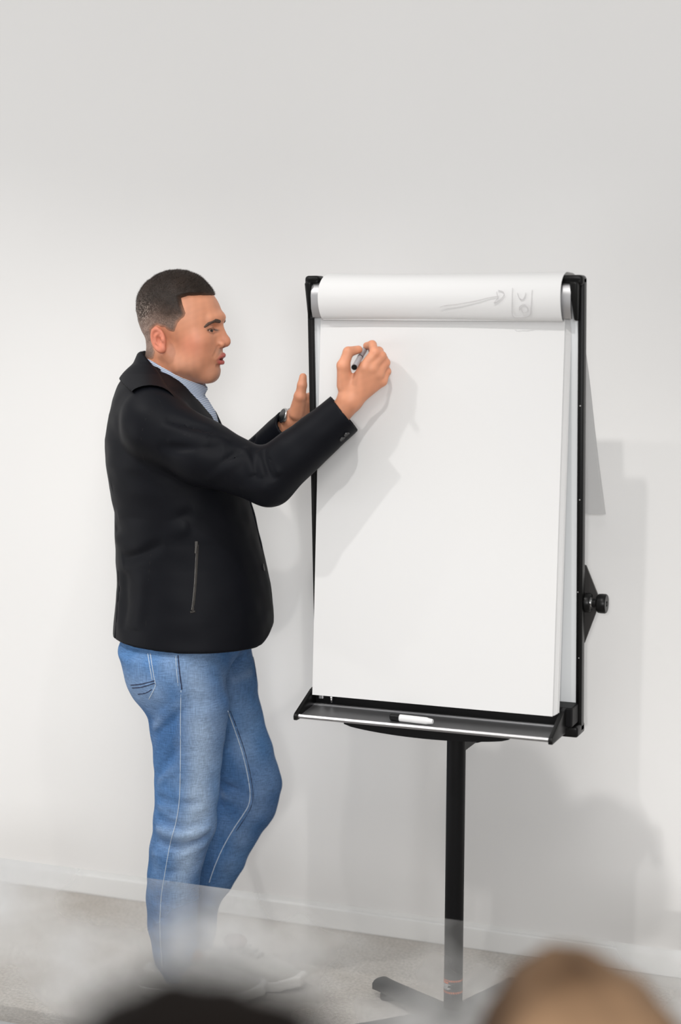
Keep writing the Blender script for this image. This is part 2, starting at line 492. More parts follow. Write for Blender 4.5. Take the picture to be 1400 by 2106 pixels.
# tilt bracket and knob on the right
kz = 0.983
bm = bmesh.new()
tri = [(XR - 0.030, kz + 0.088), (XR - 0.004, kz + 0.078), (XR + 0.026, kz + 0.008), (XR + 0.029, kz), (XR + 0.024, kz - 0.012), (XR - 0.004, kz - 0.092), (XR - 0.030, kz - 0.100)]
prism(bm, tri, 3.688, 3.694, 'y')
bm_out('tilt_bracket', bm, mat('black_bracket', (0.016, 0.014, 0.013), rough=0.5), easel, False)
kc = Vector((XR + 0.004, 3.672, kz))
smooth_by_angle(lathe_obj('knob_boss', [(0.021, -0.003), (0.021, 0.006), (0.019, 0.009)], kc, (1, 0, 0), m_blackp, easel, 32))
smooth_by_angle(lathe_obj('washer', [(0.0125, 0.009), (0.0125, 0.0115)], kc, (1, 0, 0), m_steel, easel, 32))
bm = bmesh.new()
lathe(bm, [(0.0095, 0.011), (0.0095, 0.020), (0.016, 0.0215), (0.0205, 0.025), (0.0213, 0.031), (0.0213, 0.040), (0.0195, 0.043), (0.0065, 0.043), (0.006, 0.0405), (0.001, 0.040)], kc, (1, 0, 0), 36)
smooth_by_angle(bm_out('tilt_knob', bm, m_blackp, easel, False))
box_obj('cross_bar', (PX_ - 0.02, XR, 3.69, 3.72, kz - 0.02, kz + 0.02), m_black, easel, bev=0.003)
# star base: hub and five tapering feet
smooth_by_angle(lathe_obj('base_hub', [(0.046, 0.012), (0.042, 0.030), (0.032, 0.046), (0.0235, 0.054), (0.0225, 0.060)], (PX_, PY_, 0), (0, 0, 1), m_dark, easel, 40), 60)
def leg(ang, ln):
    d = Vector((math.cos(ang), math.sin(ang), 0)); n = Vector((-d.y, d.x, 0)); c = Vector((PX_, PY_, 0))
    bm = bmesh.new(); rings = []
    for i in range(9):
        t = i / 8; r = 0.02 + t * (ln - 0.02)
        w = 0.026 - 0.006 * t + 0.004 * (t > 0.9); hgt = 0.032 - 0.008 * t
        zt = 0.056 - 0.012 * t ** 0.8
        zb = max(zt - hgt, 0.012)
        prof = [(-w, zb), (-w, zt - 0.010), (-w * 0.72, zt - 0.003), (-w * 0.3, zt), (w * 0.3, zt), (w * 0.72, zt - 0.003), (w, zt - 0.010), (w, zb)]
        rings.append([bm.verts.new(c + d * r + n * a + Vector((0, 0, z))) for a, z in prof])
    for i in range(8):
        for k in range(8): bm.faces.new((rings[i][k], rings[i][(k + 1) % 8], rings[i + 1][(k + 1) % 8], rings[i + 1][k]))
    bm.faces.new(rings[0][::-1]); bm.faces.new(rings[-1])
    l = smooth_by_angle(bm_out('base_leg', bm, m_dark, easel, False), 50)
    e = c + d * (ln - 0.03)
    f = smooth_by_angle(lathe_obj('foot', [(0.016, 0.0), (0.019, 0.003), (0.019, 0.012), (0.014, 0.024)], (e.x, e.y, 0), (0, 0, 1), m_blackp, l, 20))
for k in range(5): leg(math.radians(147 + 72 * k), 0.27)
# warning sticker round the foot of the pole
m_stk = mat('sticker_black', (0.018, 0.018, 0.018), rough=0.35)
m_or = mat('sticker_orange', (0.85, 0.16, 0.025), rough=0.4)
m_wht = mat('sticker_white', (0.75, 0.75, 0.75), rough=0.4)
def cyl_patch(bm, a0, a1, z0, z1, r, n=6, skew=0.0):
    lo_, hi_ = [], []
    for i in range(n + 1):
        a = a0 + (a1 - a0) * i / n
        lo_.append(bm.verts.new((PX_ + r * math.cos(a), PY_ + r * math.sin(a), z0)))
        hi_.append(bm.verts.new((PX_ + r * math.cos(a + skew), PY_ + r * math.sin(a + skew), z1)))
    for i in range(n): bm.faces.new((lo_[i], lo_[i + 1], hi_[i + 1], hi_[i]))
zs0, zs1 = on_y(936, 2047, PY_ - 0.02).z, on_y(936, 2017, PY_ - 0.02).z
stk = smooth_by_angle(lathe_obj('warning_sticker', [(0.0213, zs0), (0.0213, zs1)], (PX_, PY_, 0), (0, 0, 1), m_stk, easel, 48))
for zc in (zs0 + 0.0015, zs1 - 0.0050):
    for k in range(26):
        bm = bmesh.new(); a = k * 2 * math.pi / 26
        cyl_patch(bm, a, a + 0.13, zc, zc + 0.0042, 0.02155, 2, -0.12)
        bm_out('hazard_stripe', bm, m_or, stk, False)
cam_a = math.atan2(-PY_, -PX_)
def sticker_line(a0, a1, z, h, m):
    bm = bmesh.new(); cyl_patch(bm, cam_a + a0, cam_a + a1, z, z + h, 0.02155, 5); bm_out('text_line', bm, m, stk, False)
sticker_line(-1.45, -0.55, zs1 - 0.0095, 0.0032, m_or)
for i, w in enumerate((0.22, -0.05, -0.1, 0.2, 0.05)):
    sticker_line(-1.45, -0.5 + w, zs1 - 0.0125 - i * 0.0027, 0.0013, m_wht)

# ------------------------------------------------------------------ paper pad hanging on the easel
m_paper = mat('white_paper', (0.665, 0.665, 0.663), rough=0.7, spec=0.25, bump=(35, 0.03, 0.002))
pad = root('flipchart_pad', (XC - 0.015, 3.59, 0.75), 'white flipchart paper pad with used sheets flipped over the top of the easel', 'paper pad')
PL, PR = XC - 0.2915, XC + 0.2605
def pad_y(z): return 3.604 - 0.044 * (1.606 - z) / 0.854      # the pad swings forward off the board at its foot
def sheet(name, x0, x1, z0, z1, y0, warp, seed, th=0.0012, nx=24, nz=36, parent=pad):
    r = np.random.default_rng(seed); ph = r.random(4) * 6.28
    V = []; F = []
    for j in range(nz + 1):
        for i in range(nx + 1):
            u, w = i / nx, j / nz
            hang = (1 - w)
            y = y0 - 3.588 + pad_y(z0 + (z1 - z0) * w) + warp * (0.5 * math.sin(2.2 * u + ph[0]) * hang + 0.25 * math.sin(5 * u + 2 * w + ph[1]) * hang) - 0.0
            V.append((x0 + (x1 - x0) * u, y, z0 + (z1 - z0) * w))
    n = len(V)
    V += [(x, y + th, z) for x, y, z in V]
    w_ = nx + 1
    for j in range(nz):
        for i in range(nx):
            a = j * w_ + i
            F.append((a, a + 1, a + w_ + 1, a + w_)); F.append((n + a, n + a + w_, n + a + w_ + 1, n + a + 1))
    for i in range(nx):
        F.append((i, n + i, n + i + 1, i + 1)); t = nz * w_ + i; F.append((t, t + 1, n + t + 1, n + t))
    for j in range(nz):
        a = j * w_; F.append((a, a + w_, n + a + w_, n + a)); b = a + nx; F.append((b, n + b, n + b + w_, b + w_))
    return smooth_by_angle(mesh_obj_small(name, V, F, m_paper, parent, True))
sheet('top_sheet', PL, PR, 0.752, 1.606, 3.588, 0.004, 3)
for k in range(6):
    sheet('sheet', PL + 0.001 * k, PR + 0.0018 * (k + 1), 0.7525 + 0.001 * k, 1.604, 3.5905 + 0.0018 * (k + 1), 0.003, 4 + k)
# used sheets: bulge in front of the clamp, go over the top and hang down behind the board
LAMP = Vector((-0.955, 2.42, 2.80))
B = on_y(1260, 1118, WALLY); tb = 0.955
Pc = LAMP + (B - LAMP) * tb
def smooth_path(pts, n=60):
    P = [Vector(p) for p in pts]; out = []
    m = len(P)
    for i in range(m - 1):
        p0, p1, p2, p3 = P[max(i - 1, 0)], P[i], P[i + 1], P[min(i + 2, m - 1)]
        for k in range(n // (m - 1) + 1):
            t = k / (n // (m - 1) + 1)
            out.append(0.5 * ((2 * p1) + (p2 - p0) * t + (2 * p0 - 5 * p1 + 4 * p2 - p3) * t * t + (3 * p1 - p0 - 3 * p2 + p3) * t ** 3))
    out.append(P[-1]); return out
back_y, back_z = Pc.y, Pc.z
prof = smooth_path([(0, 3.600, 1.590), (0, 3.588, 1.5875), (0, 3.577, 1.596), (0, 3.566, 1.618), (0, 3.5625, 1.643), (0, 3.570, 1.667), (0, 3.592, 1.683), (0, 3.630, 1.688), (0, 3.70, 1.676), (0, 3.745, 1.60), (0, 3.84, 1.47), (0, 3.94, 1.30), (0, back_y, back_z)], 90)
def rolled(name, xl, xr, dx_top, off, seed):
    V = []; F = []; nx = 20; th = 0.001
    n = len(prof)
    for s in (0, 1):
        for j, p in enumerate(prof):
            q = prof[min(j + 1, n - 1)] - prof[max(j - 1, 0)]; nn = Vector((0, -q.z, q.y)).normalized()
            for i in range(nx + 1):
                u = i / nx; hang = max(0.0, (j - 0.62 * n) / (0.38 * n))
                e = 0.0
                if j < n * 0.5: e = 0.006 * math.sin(j / n * 6.0)
                x = xl + (xr - xl) * u - (1 - u) * e + hang * (0.02 * (u - 0.5)) + hang * dx_top
                d = -(off + s * th) + 0.003 * math.sin(3 * u + seed) * (1 if j > 8 else 0)
                w = Vector((x, p.y, p.z)) - nn * d * (1 if True else 0)
                V.append(tuple(w))
    w_ = nx + 1; M = n * w_
    for j in range(n - 1):
        for i in range(nx):
            a = j * w_ + i
            F.append((a, a + 1, a + w_ + 1, a + w_)); F.append((M + a, M + a + w_, M + a + w_ + 1, M + a + 1))
        a = j * w_; F.append((a, a + w_, M + a + w_, M + a)); b = a + nx; F.append((b, M + b, M + b + w_, b + w_))
    for i in range(nx):
        F.append((i, M + i, M + i + 1, i + 1)); t = (n - 1) * w_ + i; F.append((t, t + 1, M + t + 1, M + t))
    return smooth_by_angle(mesh_obj_small(name, V, F, m_paper, pad, True))
dxr = Pc.x - (XC + 0.2600)
roll_o = rolled('flipped_sheet', XC - 0.2765, XC + 0.2600, dxr - 0.01, 0.0, 0.4)
rolled('flipped_sheet', XC - 0.2750, XC + 0.2590, dxr - 0.014, -0.002, 0.9)
# faint marker strokes showing through the flipped sheets
m_ink = mat('faint_marker_ink', (0.575, 0.565, 0.57), rough=0.7, spec=0.2)
def roll_point(px, py):
    best = None
    lo_y, hi_y = 3.48, 3.64
    d = ray(px, py)
    prev = None
    for k in range(400):
        y = lo_y + (hi_y - lo_y) * k / 399
        P = CAMP + d * (y / d.y)
        # inside test against the front part of the roll profile
        yy = None
        for a, b in zip(prof[:-1], prof[1:]):
            if b.y > 3.64: break
            if min(a.z, b.z) <= P.z <= max(a.z, b.z):
                t = (P.z - a.z) / (b.z - a.z) if abs(b.z - a.z) > 1e-6 else 0
                q = a.y + (b.y - a.y) * t
                yy = q if yy is None else min(yy, q)
        if yy is not None and P.y >= yy - 0.0035: return P
    return CAMP + d * (3.563 / d.y)
def stroke(pts):
    P = smooth_path([roll_point(*q) for q in pts], 6 * (len(pts) - 1))
    tube_obj('marker_stroke', P, 0.0008, m_ink, roll_o, 5)
stroke([(905, 631), (915, 628), (935, 626), (960, 622), (985, 617), (1005, 612), (1025, 609)])
stroke([(1021, 600), (1023, 612), (1016, 623), (1028, 616), (1036, 607), (1034, 600), (1024, 597)])
stroke([(1054, 592), (1053, 615), (1054, 648), (1070, 652), (1088, 648), (1092, 630), (1094, 596)])
stroke([(1064, 602), (1068, 612), (1074, 616), (1079, 610), (1081, 602)])
stroke([(1068, 638), (1069, 630), (1078, 626), (1085, 633), (1083, 641), (1075, 641), (1071, 633)])

# ------------------------------------------------------------------ marker on the tray
m_mwhite = mat('white_marker_barrel', (0.72, 0.72, 0.72), rough=0.35)
t0 = on_y(803, 1471, 3.528); t1 = on_y(890, 1481, 3.520)
t0.z = t1.z = 0.7268
ax = (t1 - t0).normalized(); ln = (t1 - t0).length
mk = root('whiteboard_marker', t0, 'white whiteboard marker with black cap lying in the pen tray', 'marker')
smooth_by_angle(lathe_obj('barrel', [(0.0078, 0.02), (0.0078, ln - 0.014), (0.0066, ln - 0.011), (0.0055, ln - 0.002), (0.0045, ln)], t0, ax, m_mwhite, mk, 24))
smooth_by_angle(lathe_obj('cap', [(0.0065, 0.0), (0.0082, 0.002), (0.0084, 0.0225)], t0, ax, m_blackp, mk, 24))

# ------------------------------------------------------------------ the presenter
# local frame: X to the viewer's right (the way he faces), Y away from the viewer (his left), Z up
D0 = 4.07
RX = Vector((math.cos(s_), math.sin(s_), 0)); RY = Vector((-math.sin(s_), math.cos(s_), 0))
x_mid = (400 - 700) / FPX * D0
ORG = RY * D0 + RX * x_mid
BASIS = Matrix((RX, RY, Vector((0, 0, 1)))).transposed()
man = root('person', ORG, 'man in dark blazer and blue jeans writing on the flipchart', 'person', None, BASIS)
MI = ROOT[man.name].inverted()
def L(px, py, Y=0.0):
    d = ray(px, py); t = (D0 + Y) / d.dot(RY)
    q = MI @ (CAMP + d * t)
    return np.array((q.x, q.y, q.z), dtype=f32)
CAML = np.array(MI @ CAMP, dtype=f32)
def hit(f, px, py, y0=-0.75, y1=0.6, step=0.002):
    """first surface point of field f along the pixel's ray, in the man's space"""
    a = L(px, py, y0); b = L(px, py, y1)
    n = int(np.linalg.norm(b - a) / step)
    T = np.linspace(0, 1, n, dtype=f32)[:, None]
    P = a + (b - a) * T
    v = f(P); i = np.argmax(v < 0)
    return P[i] if v[i] < 0 else None
def to_world(p): return ROOT[man.name] @ Vector([float(c) for c in p])

# --- head -------------------------------------------------------------------------
TH = math.radians(11)
HC = L(340, 700, -0.02)
HS = FPX / (D0 - 0.02)
cT, sT = math.cos(TH), math.sin(TH)
def h(px, py, y=0.0):
    return np.array((((px - 340) / HS - y * sT) / cT, y, (700 - py) / HS), dtype=f32)
def to_head(P):
    q = P - HC
    x = q[:, 0] * cT - q[:, 1] * sT
    y = q[:, 0] * sT + q[:, 1] * cT
    return np.stack([x, y, q[:, 2]], 1).astype(f32)
def from_head(q):
    q = np.asarray(q, dtype=f32).reshape(-1, 3)
    x = q[:, 0] * cT + q[:, 1] * sT
    y = -q[:, 0] * sT + q[:, 1] * cT
    return np.stack([x, y, q[:, 2]], 1) + HC
EYE = h(430.5, 678.5, -0.031); EYE[1] = -0.031
EYE_X, EYE_Z = float(EYE[0]), float(EYE[2])
def head_core(q):
    """skull, face, jaw and nose in head space (x forward, y left, z up)"""
    s = q.copy(); s[:, 1] = np.abs(s[:, 1])
    f = ell(q, h(365, 645), (0.0905, 0.077, 0.089))
    f = smin(f, ell(q, h(398, 656), (0.066, 0.062, 0.062)), 0.025)         # forehead
    f = smin(f, ell(q, h(402, 700), (0.056, 0.056, 0.070)), 0.03)          # middle of the face
    f = smin(f, ell(q, h(424, 730), (0.038, 0.040, 0.036)), 0.022)         # muzzle
    f = smin(f, ell(q, h(431, 764), (0.0215, 0.025, 0.019)), 0.022)        # chin
    f = smin(f, cone(s, (h(354, 725)[0], 0.050, h(354, 725)[2]), (h(378, 751)[0], 0.041, h(378, 751)[2]), 0.013, 0.014), 0.03)
    f = smin(f, cone(s, (h(378, 751)[0], 0.041, h(378, 751)[2]), (h(428, 769)[0], 0.014, h(428, 769)[2]), 0.014, 0.015), 0.025)
    f = smin(f, ell(q, h(402, 757), (0.042, 0.036, 0.026)), 0.022)         # soft under-jaw
    f = smin(f, ell(s, (h(419, 700)[0], 0.040, h(419, 700)[2]), (0.024, 0.019, 0.017)), 0.025)   # cheekbone
    f = smin(f, ell(s, (h(410, 733)[0], 0.041, h(410, 733)[2]), (0.022, 0.015, 0.026)), 0.03)    # cheek
    # brow ridge
    f = smin(f, cone(s, (h(455, 652)[0], 0.008, h(455, 652)[2]), (h(443, 656)[0], 0.038, h(443, 656)[2]), 0.0085, 0.007), 0.014)
    # eye sockets
    f = smax(f, -ell(s, (h(450.5, 676)[0], 0.032, h(450.5, 676)[2]), (0.014, 0.0165, 0.0105)), 0.012)
    # nose
    n = cone(q, h(450.5, 666), h(463, 697), 0.0076, 0.0096)
    n = smin(n, sph(q, h(464.5, 702), 0.0118), 0.008)
    n = smin(n, cone(s, (h(445, 676)[0], 0.004, h(445, 676)[2]), (h(452, 703)[0], 0.011, h(452, 703)[2]), 0.007, 0.0095), 0.010)
    f = smin(f, n, 0.007)
    f = smin(f, ell(s, (h(455, 706.5)[0], 0.0140, h(455, 706.5)[2]), (0.0125, 0.0075, 0.0095)), 0.003)   # wing
    f = smax(f, -ell(s, (h(460, 713.5)[0], 0.0068, h(460, 713.5)[2]), (0.0050, 0.0030, 0.0036)), 0.0025)
    # lips
    up = chain(s, [(h(460.5, 728.5)[0], 0.0, h(460.5, 728.5)[2]), (h(458.5, 730.5)[0], 0.009, h(458.5, 730.5)[2]), (h(449, 738.5)[0], 0.0225, h(449, 738.5)[2])], [0.0052, 0.0050, 0.0022])
    lo_ = chain(s, [(h(457, 744)[0], 0.0, h(457, 744)[2]), (h(455.5, 743.5)[0], 0.009, h(455.5, 743.5)[2]), (h(448.5, 740)[0], 0.0215, h(448.5, 740)[2])], [0.0062, 0.0058, 0.0022])
    lips = np.minimum(up, lo_)
    f = smin(f, lips, 0.0045)
    f = smax(f, -ell(s, (h(462, 737)[0], 0.0, h(462, 737)[2]), (0.016, 0.015, 0.0022)), 0.0025)      # parted mouth
    f = smax(f, -cone(s, (h(456, 753)[0], 0.0, h(456, 753)[2]), (h(449, 751)[0], 0.014, h(449, 751)[2]), 0.002, 0.0015), 0.008)  # crease under the lip
    f = smax(f, -cone(s, (h(456, 711)[0], 0.0195, h(456, 711)[2]), (h(449, 730)[0], 0.031, h(449, 730)[2]), 0.0008, 0.0008), 0.008)       # smile fold
    # eyelids round the eyeball
    E_ = (EYE_X, 0.031, EYE_Z)
    lid = sph(s, E_, 0.0142)
    dz = s[:, 2] - EYE_Z; dx = s[:, 0] - EYE_X
    slit = np.abs(dz + 0.0010 - 0.00012) - 0.0034 * np.clip(1 - ((s[:, 1] - 0.031) / 0.0145) ** 2, 0, 1)
    lid = smax(lid, -np.maximum(slit, -(dx - 0.004)), 0.0015)
    f = smin(f, lid, 0.004)
    return f, lips
EARM = Matrix.Rotation(math.radians(-14), 3, 'Y') @ Matrix.Rotation(math.radians(22), 3, 'Z')
EARM = np.array(EARM, dtype=f32)
def ear(q):
    s = q.copy(); s[:, 1] = np.abs(s[:, 1])
    c = h(334, 697, -0.074); c = V3(c[0], 0.0755, c[2])
    e = (s - c) @ EARM
    # rim, bowl, lobe in ear space (x fwd, y out, z up)
    a = np.sqrt((e[:, 0] / 0.0185) ** 2 + (e[:, 2] / 0.0275) ** 2)
    plate = smax((a - 1) * 0.0185, np.abs(e[:, 1]) - 0.0035, 0.003)
    ring = np.sqrt(((a - 0.88) * 0.0195) ** 2 + (e[:, 1] - 0.0035) ** 2) - 0.0036
    ring = smax(ring, (e[:, 0] - 0.010) * 0.8 - 0.0, 0.004)
    f = smin(plate, ring, 0.003)
    f = smin(f, ell(e, (0.003, 0.001, -0.0245), (0.0095, 0.0055, 0.0085)), 0.005)       # lobe
    f = smin(f, chain(e, [(0.006, 0.0035, 0.013), (-0.004, 0.0042, 0.008), (-0.0075, 0.004, -0.006), (0.0, 0.0036, -0.0135)], [0.002, 0.0028, 0.0026, 0.002]), 0.003)  # antihelix
    f = smax(f, -ell(e, (0.003, 0.005, -0.003), (0.0065, 0.006, 0.009)), 0.003)          # concha
    f = smin(f, ell(e, (0.0125, 0.0025, -0.004), (0.004, 0.004, 0.006)), 0.003)          # tragus
    return f
NK0, NK1 = L(343, 815, 0.0), L(356, 722, -0.01)
def neck(P):
    f = cone(P, NK0, NK1, 0.064, 0.060)
    f = smin(f, cone(P, L(362, 800, 0), L(385, 760, -0.005), 0.052, 0.040), 0.03)
    return f
def head_neck(P):
    q = to_head(P)
    f, _ = head_core(q)
    f = smin(f, neck(P), 0.022)
    f = smin(f, ear(q), 0.004)
    return f

# --- trunk (blazer block) -----------------------------------------------------------
TT = [(745, 290, 345, .055), (765, 272, 372, .085), (790, 256, 398, .135), (820, 239, 424, .168), (850, 227, 447, .185), (900, 219, 470, .200), (950, 221, 490, .203), (1000, 229, 507, .200), (1050, 239, 521, .193),
      (1100, 239, 533, .190), (1150, 240, 546, .192), (1200, 243, 555, .198), (1250, 240, 560, .204), (1300, 235, 561.5, .208), (1360, 229, 561.5, .210)]
_tz, _tc, _ta, _tb = [], [], [], []
for py, xa, xb, hw in TT:
    A = L(xa, py, 0); B_ = L(xb, py, 0)
    _tz.append(float(A[2])); _tc.append(float(A[0] + B_[0]) / 2); _ta.append(float(B_[0] - A[0]) / 2); _tb.append(hw)
_o = np.argsort(_tz)
_tz, _tc, _ta, _tb = [np.array(a)[_o] for a in (_tz, _tc, _ta, _tb)]
def trunk(P, inset=0.0):
    z = P[:, 2]
    c = np.interp(z, _tz, _tc).astype(f32); a = np.interp(z, _tz, _ta).astype(f32) - inset; b = np.interp(z, _tz, _tb).astype(f32) - inset
    a = np.maximum(a, 0.012); b = np.maximum(b, 0.012)
    n = 2.25
    k = ((np.abs(P[:, 0] - c) / a) ** n + (np.abs(P[:, 1]) / b) ** n + 1e-12) ** (1 / n)
    f = (k - 1) * np.minimum(a, b) * 0.9
    return smax(f, (z - (_tz[-1] - inset)) * 0.9, 0.03)
SH_R, EL_R, WR_R = L(312, 872, -0.205), L(553, 985, -0.245), L(712, 846, -0.285)
SH_L, EL_L, WR_L = L(335, 860, 0.185), L(505, 975, 0.10), L(600, 872, -0.055)
def blazer_solid(P):
    f = trunk(P)
    f = smin(f, cone(P, L(305, 812, -0.06), L(312, 850, -0.175), 0.058, 0.060), 0.05)
    f = smin(f, cone(P, L(315, 808, 0.06), L(330, 850, 0.165), 0.058, 0.060), 0.05)
    # sleeves with cloth folds
    d = EL_R - SH_R; t = ((P - SH_R) @ d) / (d @ d)
    r = chain(P, [L(322, 878, -0.185), L(420, 933, -0.225), EL_R], [0.074, 0.069, 0.057], 0.02)
    r2 = cone(P, EL_R, WR_R, 0.058, 0.048)
    r2 = smin(r2, cone(P, L(548, 962, -0.245), L(600, 935, -0.26), 0.042, 0.046), 0.02)
    r = smin(r, r2, 0.018)
    l = chain(P, [L(345, 868, 0.165), L(430, 935, 0.14), EL_L], [0.074, 0.066, 0.058], 0.02)
    l = smin(l, cone(P, EL_L, WR_L, 0.055, 0.040), 0.02)
    w = fold(P)
    f = f + 0.0
    f = smin(f, l, 0.02)
    f = smin(f, r, 0.022)
    return f + w
def ridge(P, a, b, wid, amp, sag=0.0):
    """a soft cloth fold along the segment a-b (seen from the viewer's side)"""
    a = np.asarray(a, dtype=f32); b = np.asarray(b, dtype=f32); d = b - a
    q = P - a
    t = (q @ d) / (d @ d)
    e = q - np.clip(t, 0, 1)[:, None] * d
    e[:, 2] += sag * np.sin(np.pi * np.clip(t, 0, 1))
    dd = (e ** 2).sum(1)
    return amp * np.exp(-dd / wid ** 2) * np.maximum(np.sin(np.pi * np.clip(t * 0.9 + 0.05, 0, 1)), 0) ** 0.5
FOLDS = []
def F_(p0, p1, wid, amp, sag=0.0, Y0=None, Y1=None):
    FOLDS.append((p0, p1, wid, amp, sag, Y0, Y1))
def setup_folds():
    raw = FOLDS[:]; FOLDS.clear()
    for p0, p1, wid, amp, sag, Y0, Y1 in raw:
        FOLDS.append((L(*p0, Y0), L(*p1, Y1), wid, amp * 1.15, sag))
# (start px, end px, width, amplitude (+ = groove), sag, Y start, Y end)
for a in [((240, 1000), (330, 985), .012, .008, .004, -.10, -.17), ((232, 985), (320, 965), .012, -.006, .0, -.09, -.17),
          ((243, 1090), (390, 1055), .016, .006, .012, -.08, -.19), ((240, 1108), (380, 1085), .016, -.010, .014, -.08, -.19), ((255, 1150), (330, 1120), .014, .006, .006, -.12, -.19), ((248, 1060), (300, 1040), .012, -.005, .0, -.1, -.16),
          ((345, 862), (440, 885), .010, .006, .0, -.26, -.275), ((335, 880), (430, 905), .011, -.005, .0, -.26, -.28), ((330, 920), (450, 925), .012, .006, .0, -.27, -.29), ((350, 905), (470, 905), .011, -.005, .0, -.27, -.28),
          ((430, 985), (500, 940), .010, -.007, .0, -.28, -.29), ((440, 965), (495, 930), .010, .006, .0, -.28, -.29),
          ((505, 920), (520, 975), .011, -.005, .0, -.28, -.30), ((517, 920), (532, 985), .010, .005, .0, -.28, -.30), ((528, 930), (540, 980), .010, -.006, .0, -.28, -.30), ((540, 930), (560, 985), .011, .005, .0, -.28, -.31),
          ((552, 935), (572, 975), .008, -.005, .0, -.28, -.31), ((500, 1000), (550, 1005), .012, -.004, .0, -.28, -.30),
          ((300, 1180), (285, 1290), .02, -.005, .0, -.16, -.16), ((262, 1180), (262, 1290), .02, .005, .0, -.12, -.12),
          ((480, 915), (520, 930), .012, -.008, .0, .05, .05), ((520, 905), (560, 930), .012, .008, .0, .0, .02)]:
    F_(*a)
setup_folds()
def fold(P):
    w = np.zeros(len(P), dtype=f32)
    for a, b, wid, amp, sag in FOLDS: w += ridge(P, a, b, wid, amp, sag)
    return w + 0.0012 * snoise(P, 38, 5) + 0.0005 * snoise(P, 110, 6)
HEM_Z = float(L(400, 1344, -0.2)[2])
cR = (WR_R - EL_R) / np.linalg.norm(WR_R - EL_R); CUF_R = L(709, 851, -0.285)
nR = L(737, 886, -0.285) - L(682, 818, -0.285); nR = np.array((-nR[2], 0.0, nR[0])); nR = nR / np.linalg.norm(nR)
if nR @ cR < 0: nR = -nR
cL = (WR_L - EL_L) / np.linalg.norm(WR_L - EL_L); CUF_L = L(598, 873, -0.05)
def blazer(P):
    f = blazer_solid(P)
    g = smax(f, -(f + 0.007), 0.002)
    # front opening: a V above the button and a slit below it
    z = P[:, 2]
    zb = float(L(540, 1168)[2]); zt = float(L(400, 800)[2])
    w = np.where(z > zb, 0.004 + 0.080 * np.clip((z - zb) / (zt - zb), 0, 1.2) ** 1.15, 0.004 + 0.018 * np.clip((zb - z - 0.10) / 0.2, 0, 1) ** 2)
    front = P[:, 0] - np.interp(z, _tz, _tc)
    vee = np.maximum(np.abs(P[:, 1] + 0.0) - w, -(front - 0.02))
    armmask = np.minimum(cone(P, L(420, 930, -0.225), EL_R, 0.09, 0.09), np.minimum(cone(P, L(470, 950, .11), EL_L, 0.085, 0.075), cone(P, EL_L, WR_L, 0.075, 0.06)))
    vee = np.maximum(vee, -armmask)
    g = smax(g, -vee, 0.003)
    # neck hole
    g = smax(g, -(neck(P) - 0.012), 0.004)
    # hem with a rounded front corner
    hx = float(L(561, 1344)[0])
    hem = HEM_Z + 0.030 * np.clip((P[:, 0] - (hx - 0.042)) / 0.042, 0, 1) ** 3 + 0.010 * np.clip((-0.02 - P[:, 0]) / 0.15, 0, 1)
    g = smax(g, hem - z, 0.003)
    # back vent
    vent = np.maximum(np.abs(P[:, 1] + 0.085) - 0.0018, np.maximum(z - (HEM_Z + 0.17), P[:, 0] - np.interp(z, _tz, _tc)))
    g = np.maximum(g, -vent)
    g = np.where(P[:, 0] > CUF_R[0] - 0.12, np.maximum(g, np.where(P[:, 1] < -0.15, (P - CUF_R) @ nR.astype(f32), -1)), g)
    g = np.where((P[:, 1] < 0.07) & (P[:, 1] > -0.16) & (P[:, 0] > L(540, 900)[0]), np.maximum(g, (P - CUF_L) @ cL.astype(f32)), g)
    # seams: shoulder seam, side seam pressed into the cloth
    return g

# --- jeans ---------------------------------------------------------------------------
NL = [(1320, 345, .118), (1380, 362, .112), (1450, 386, .0900), (1500, 386.5, .0828), (1560, 386, .0750), (1620, 384, .0712), (1690, 380, .0702), (1750, 365, .0625), (1800, 357, .058), (1850, 354.5, .0568), (1900, 355, .0540), (1950, 360, .0485), (2014, 366, .0460)]
FL = [(1320, 425, .105), (1400, 441, .098), (1480, 463, .088), (1550, 490, .080), (1612, 512, .0752), (1652, 506, .070), (1700, 475, .0665), (1760, 449, .063), (1800, 429, .059), (1850, 401, .0540), (1900, 397, .0520), (1975, 396, .0450)]
def nlY(py): return float(np.interp(py, [1320, 1450, 2012], [-.085, -.095, -.085]))
def flY(py): return float(np.interp(py, [1320, 1450, 1600, 1975], [.085, .095, .08, .045]))
NLP = [L(x, y, nlY(y)) for y, x, r in NL]; NLR = [r for _, _, r in NL]
FLP = [L(x, y, flY(y)) for y, x, r in FL]; FLR = [r for _, _, r in FL]
JF = []
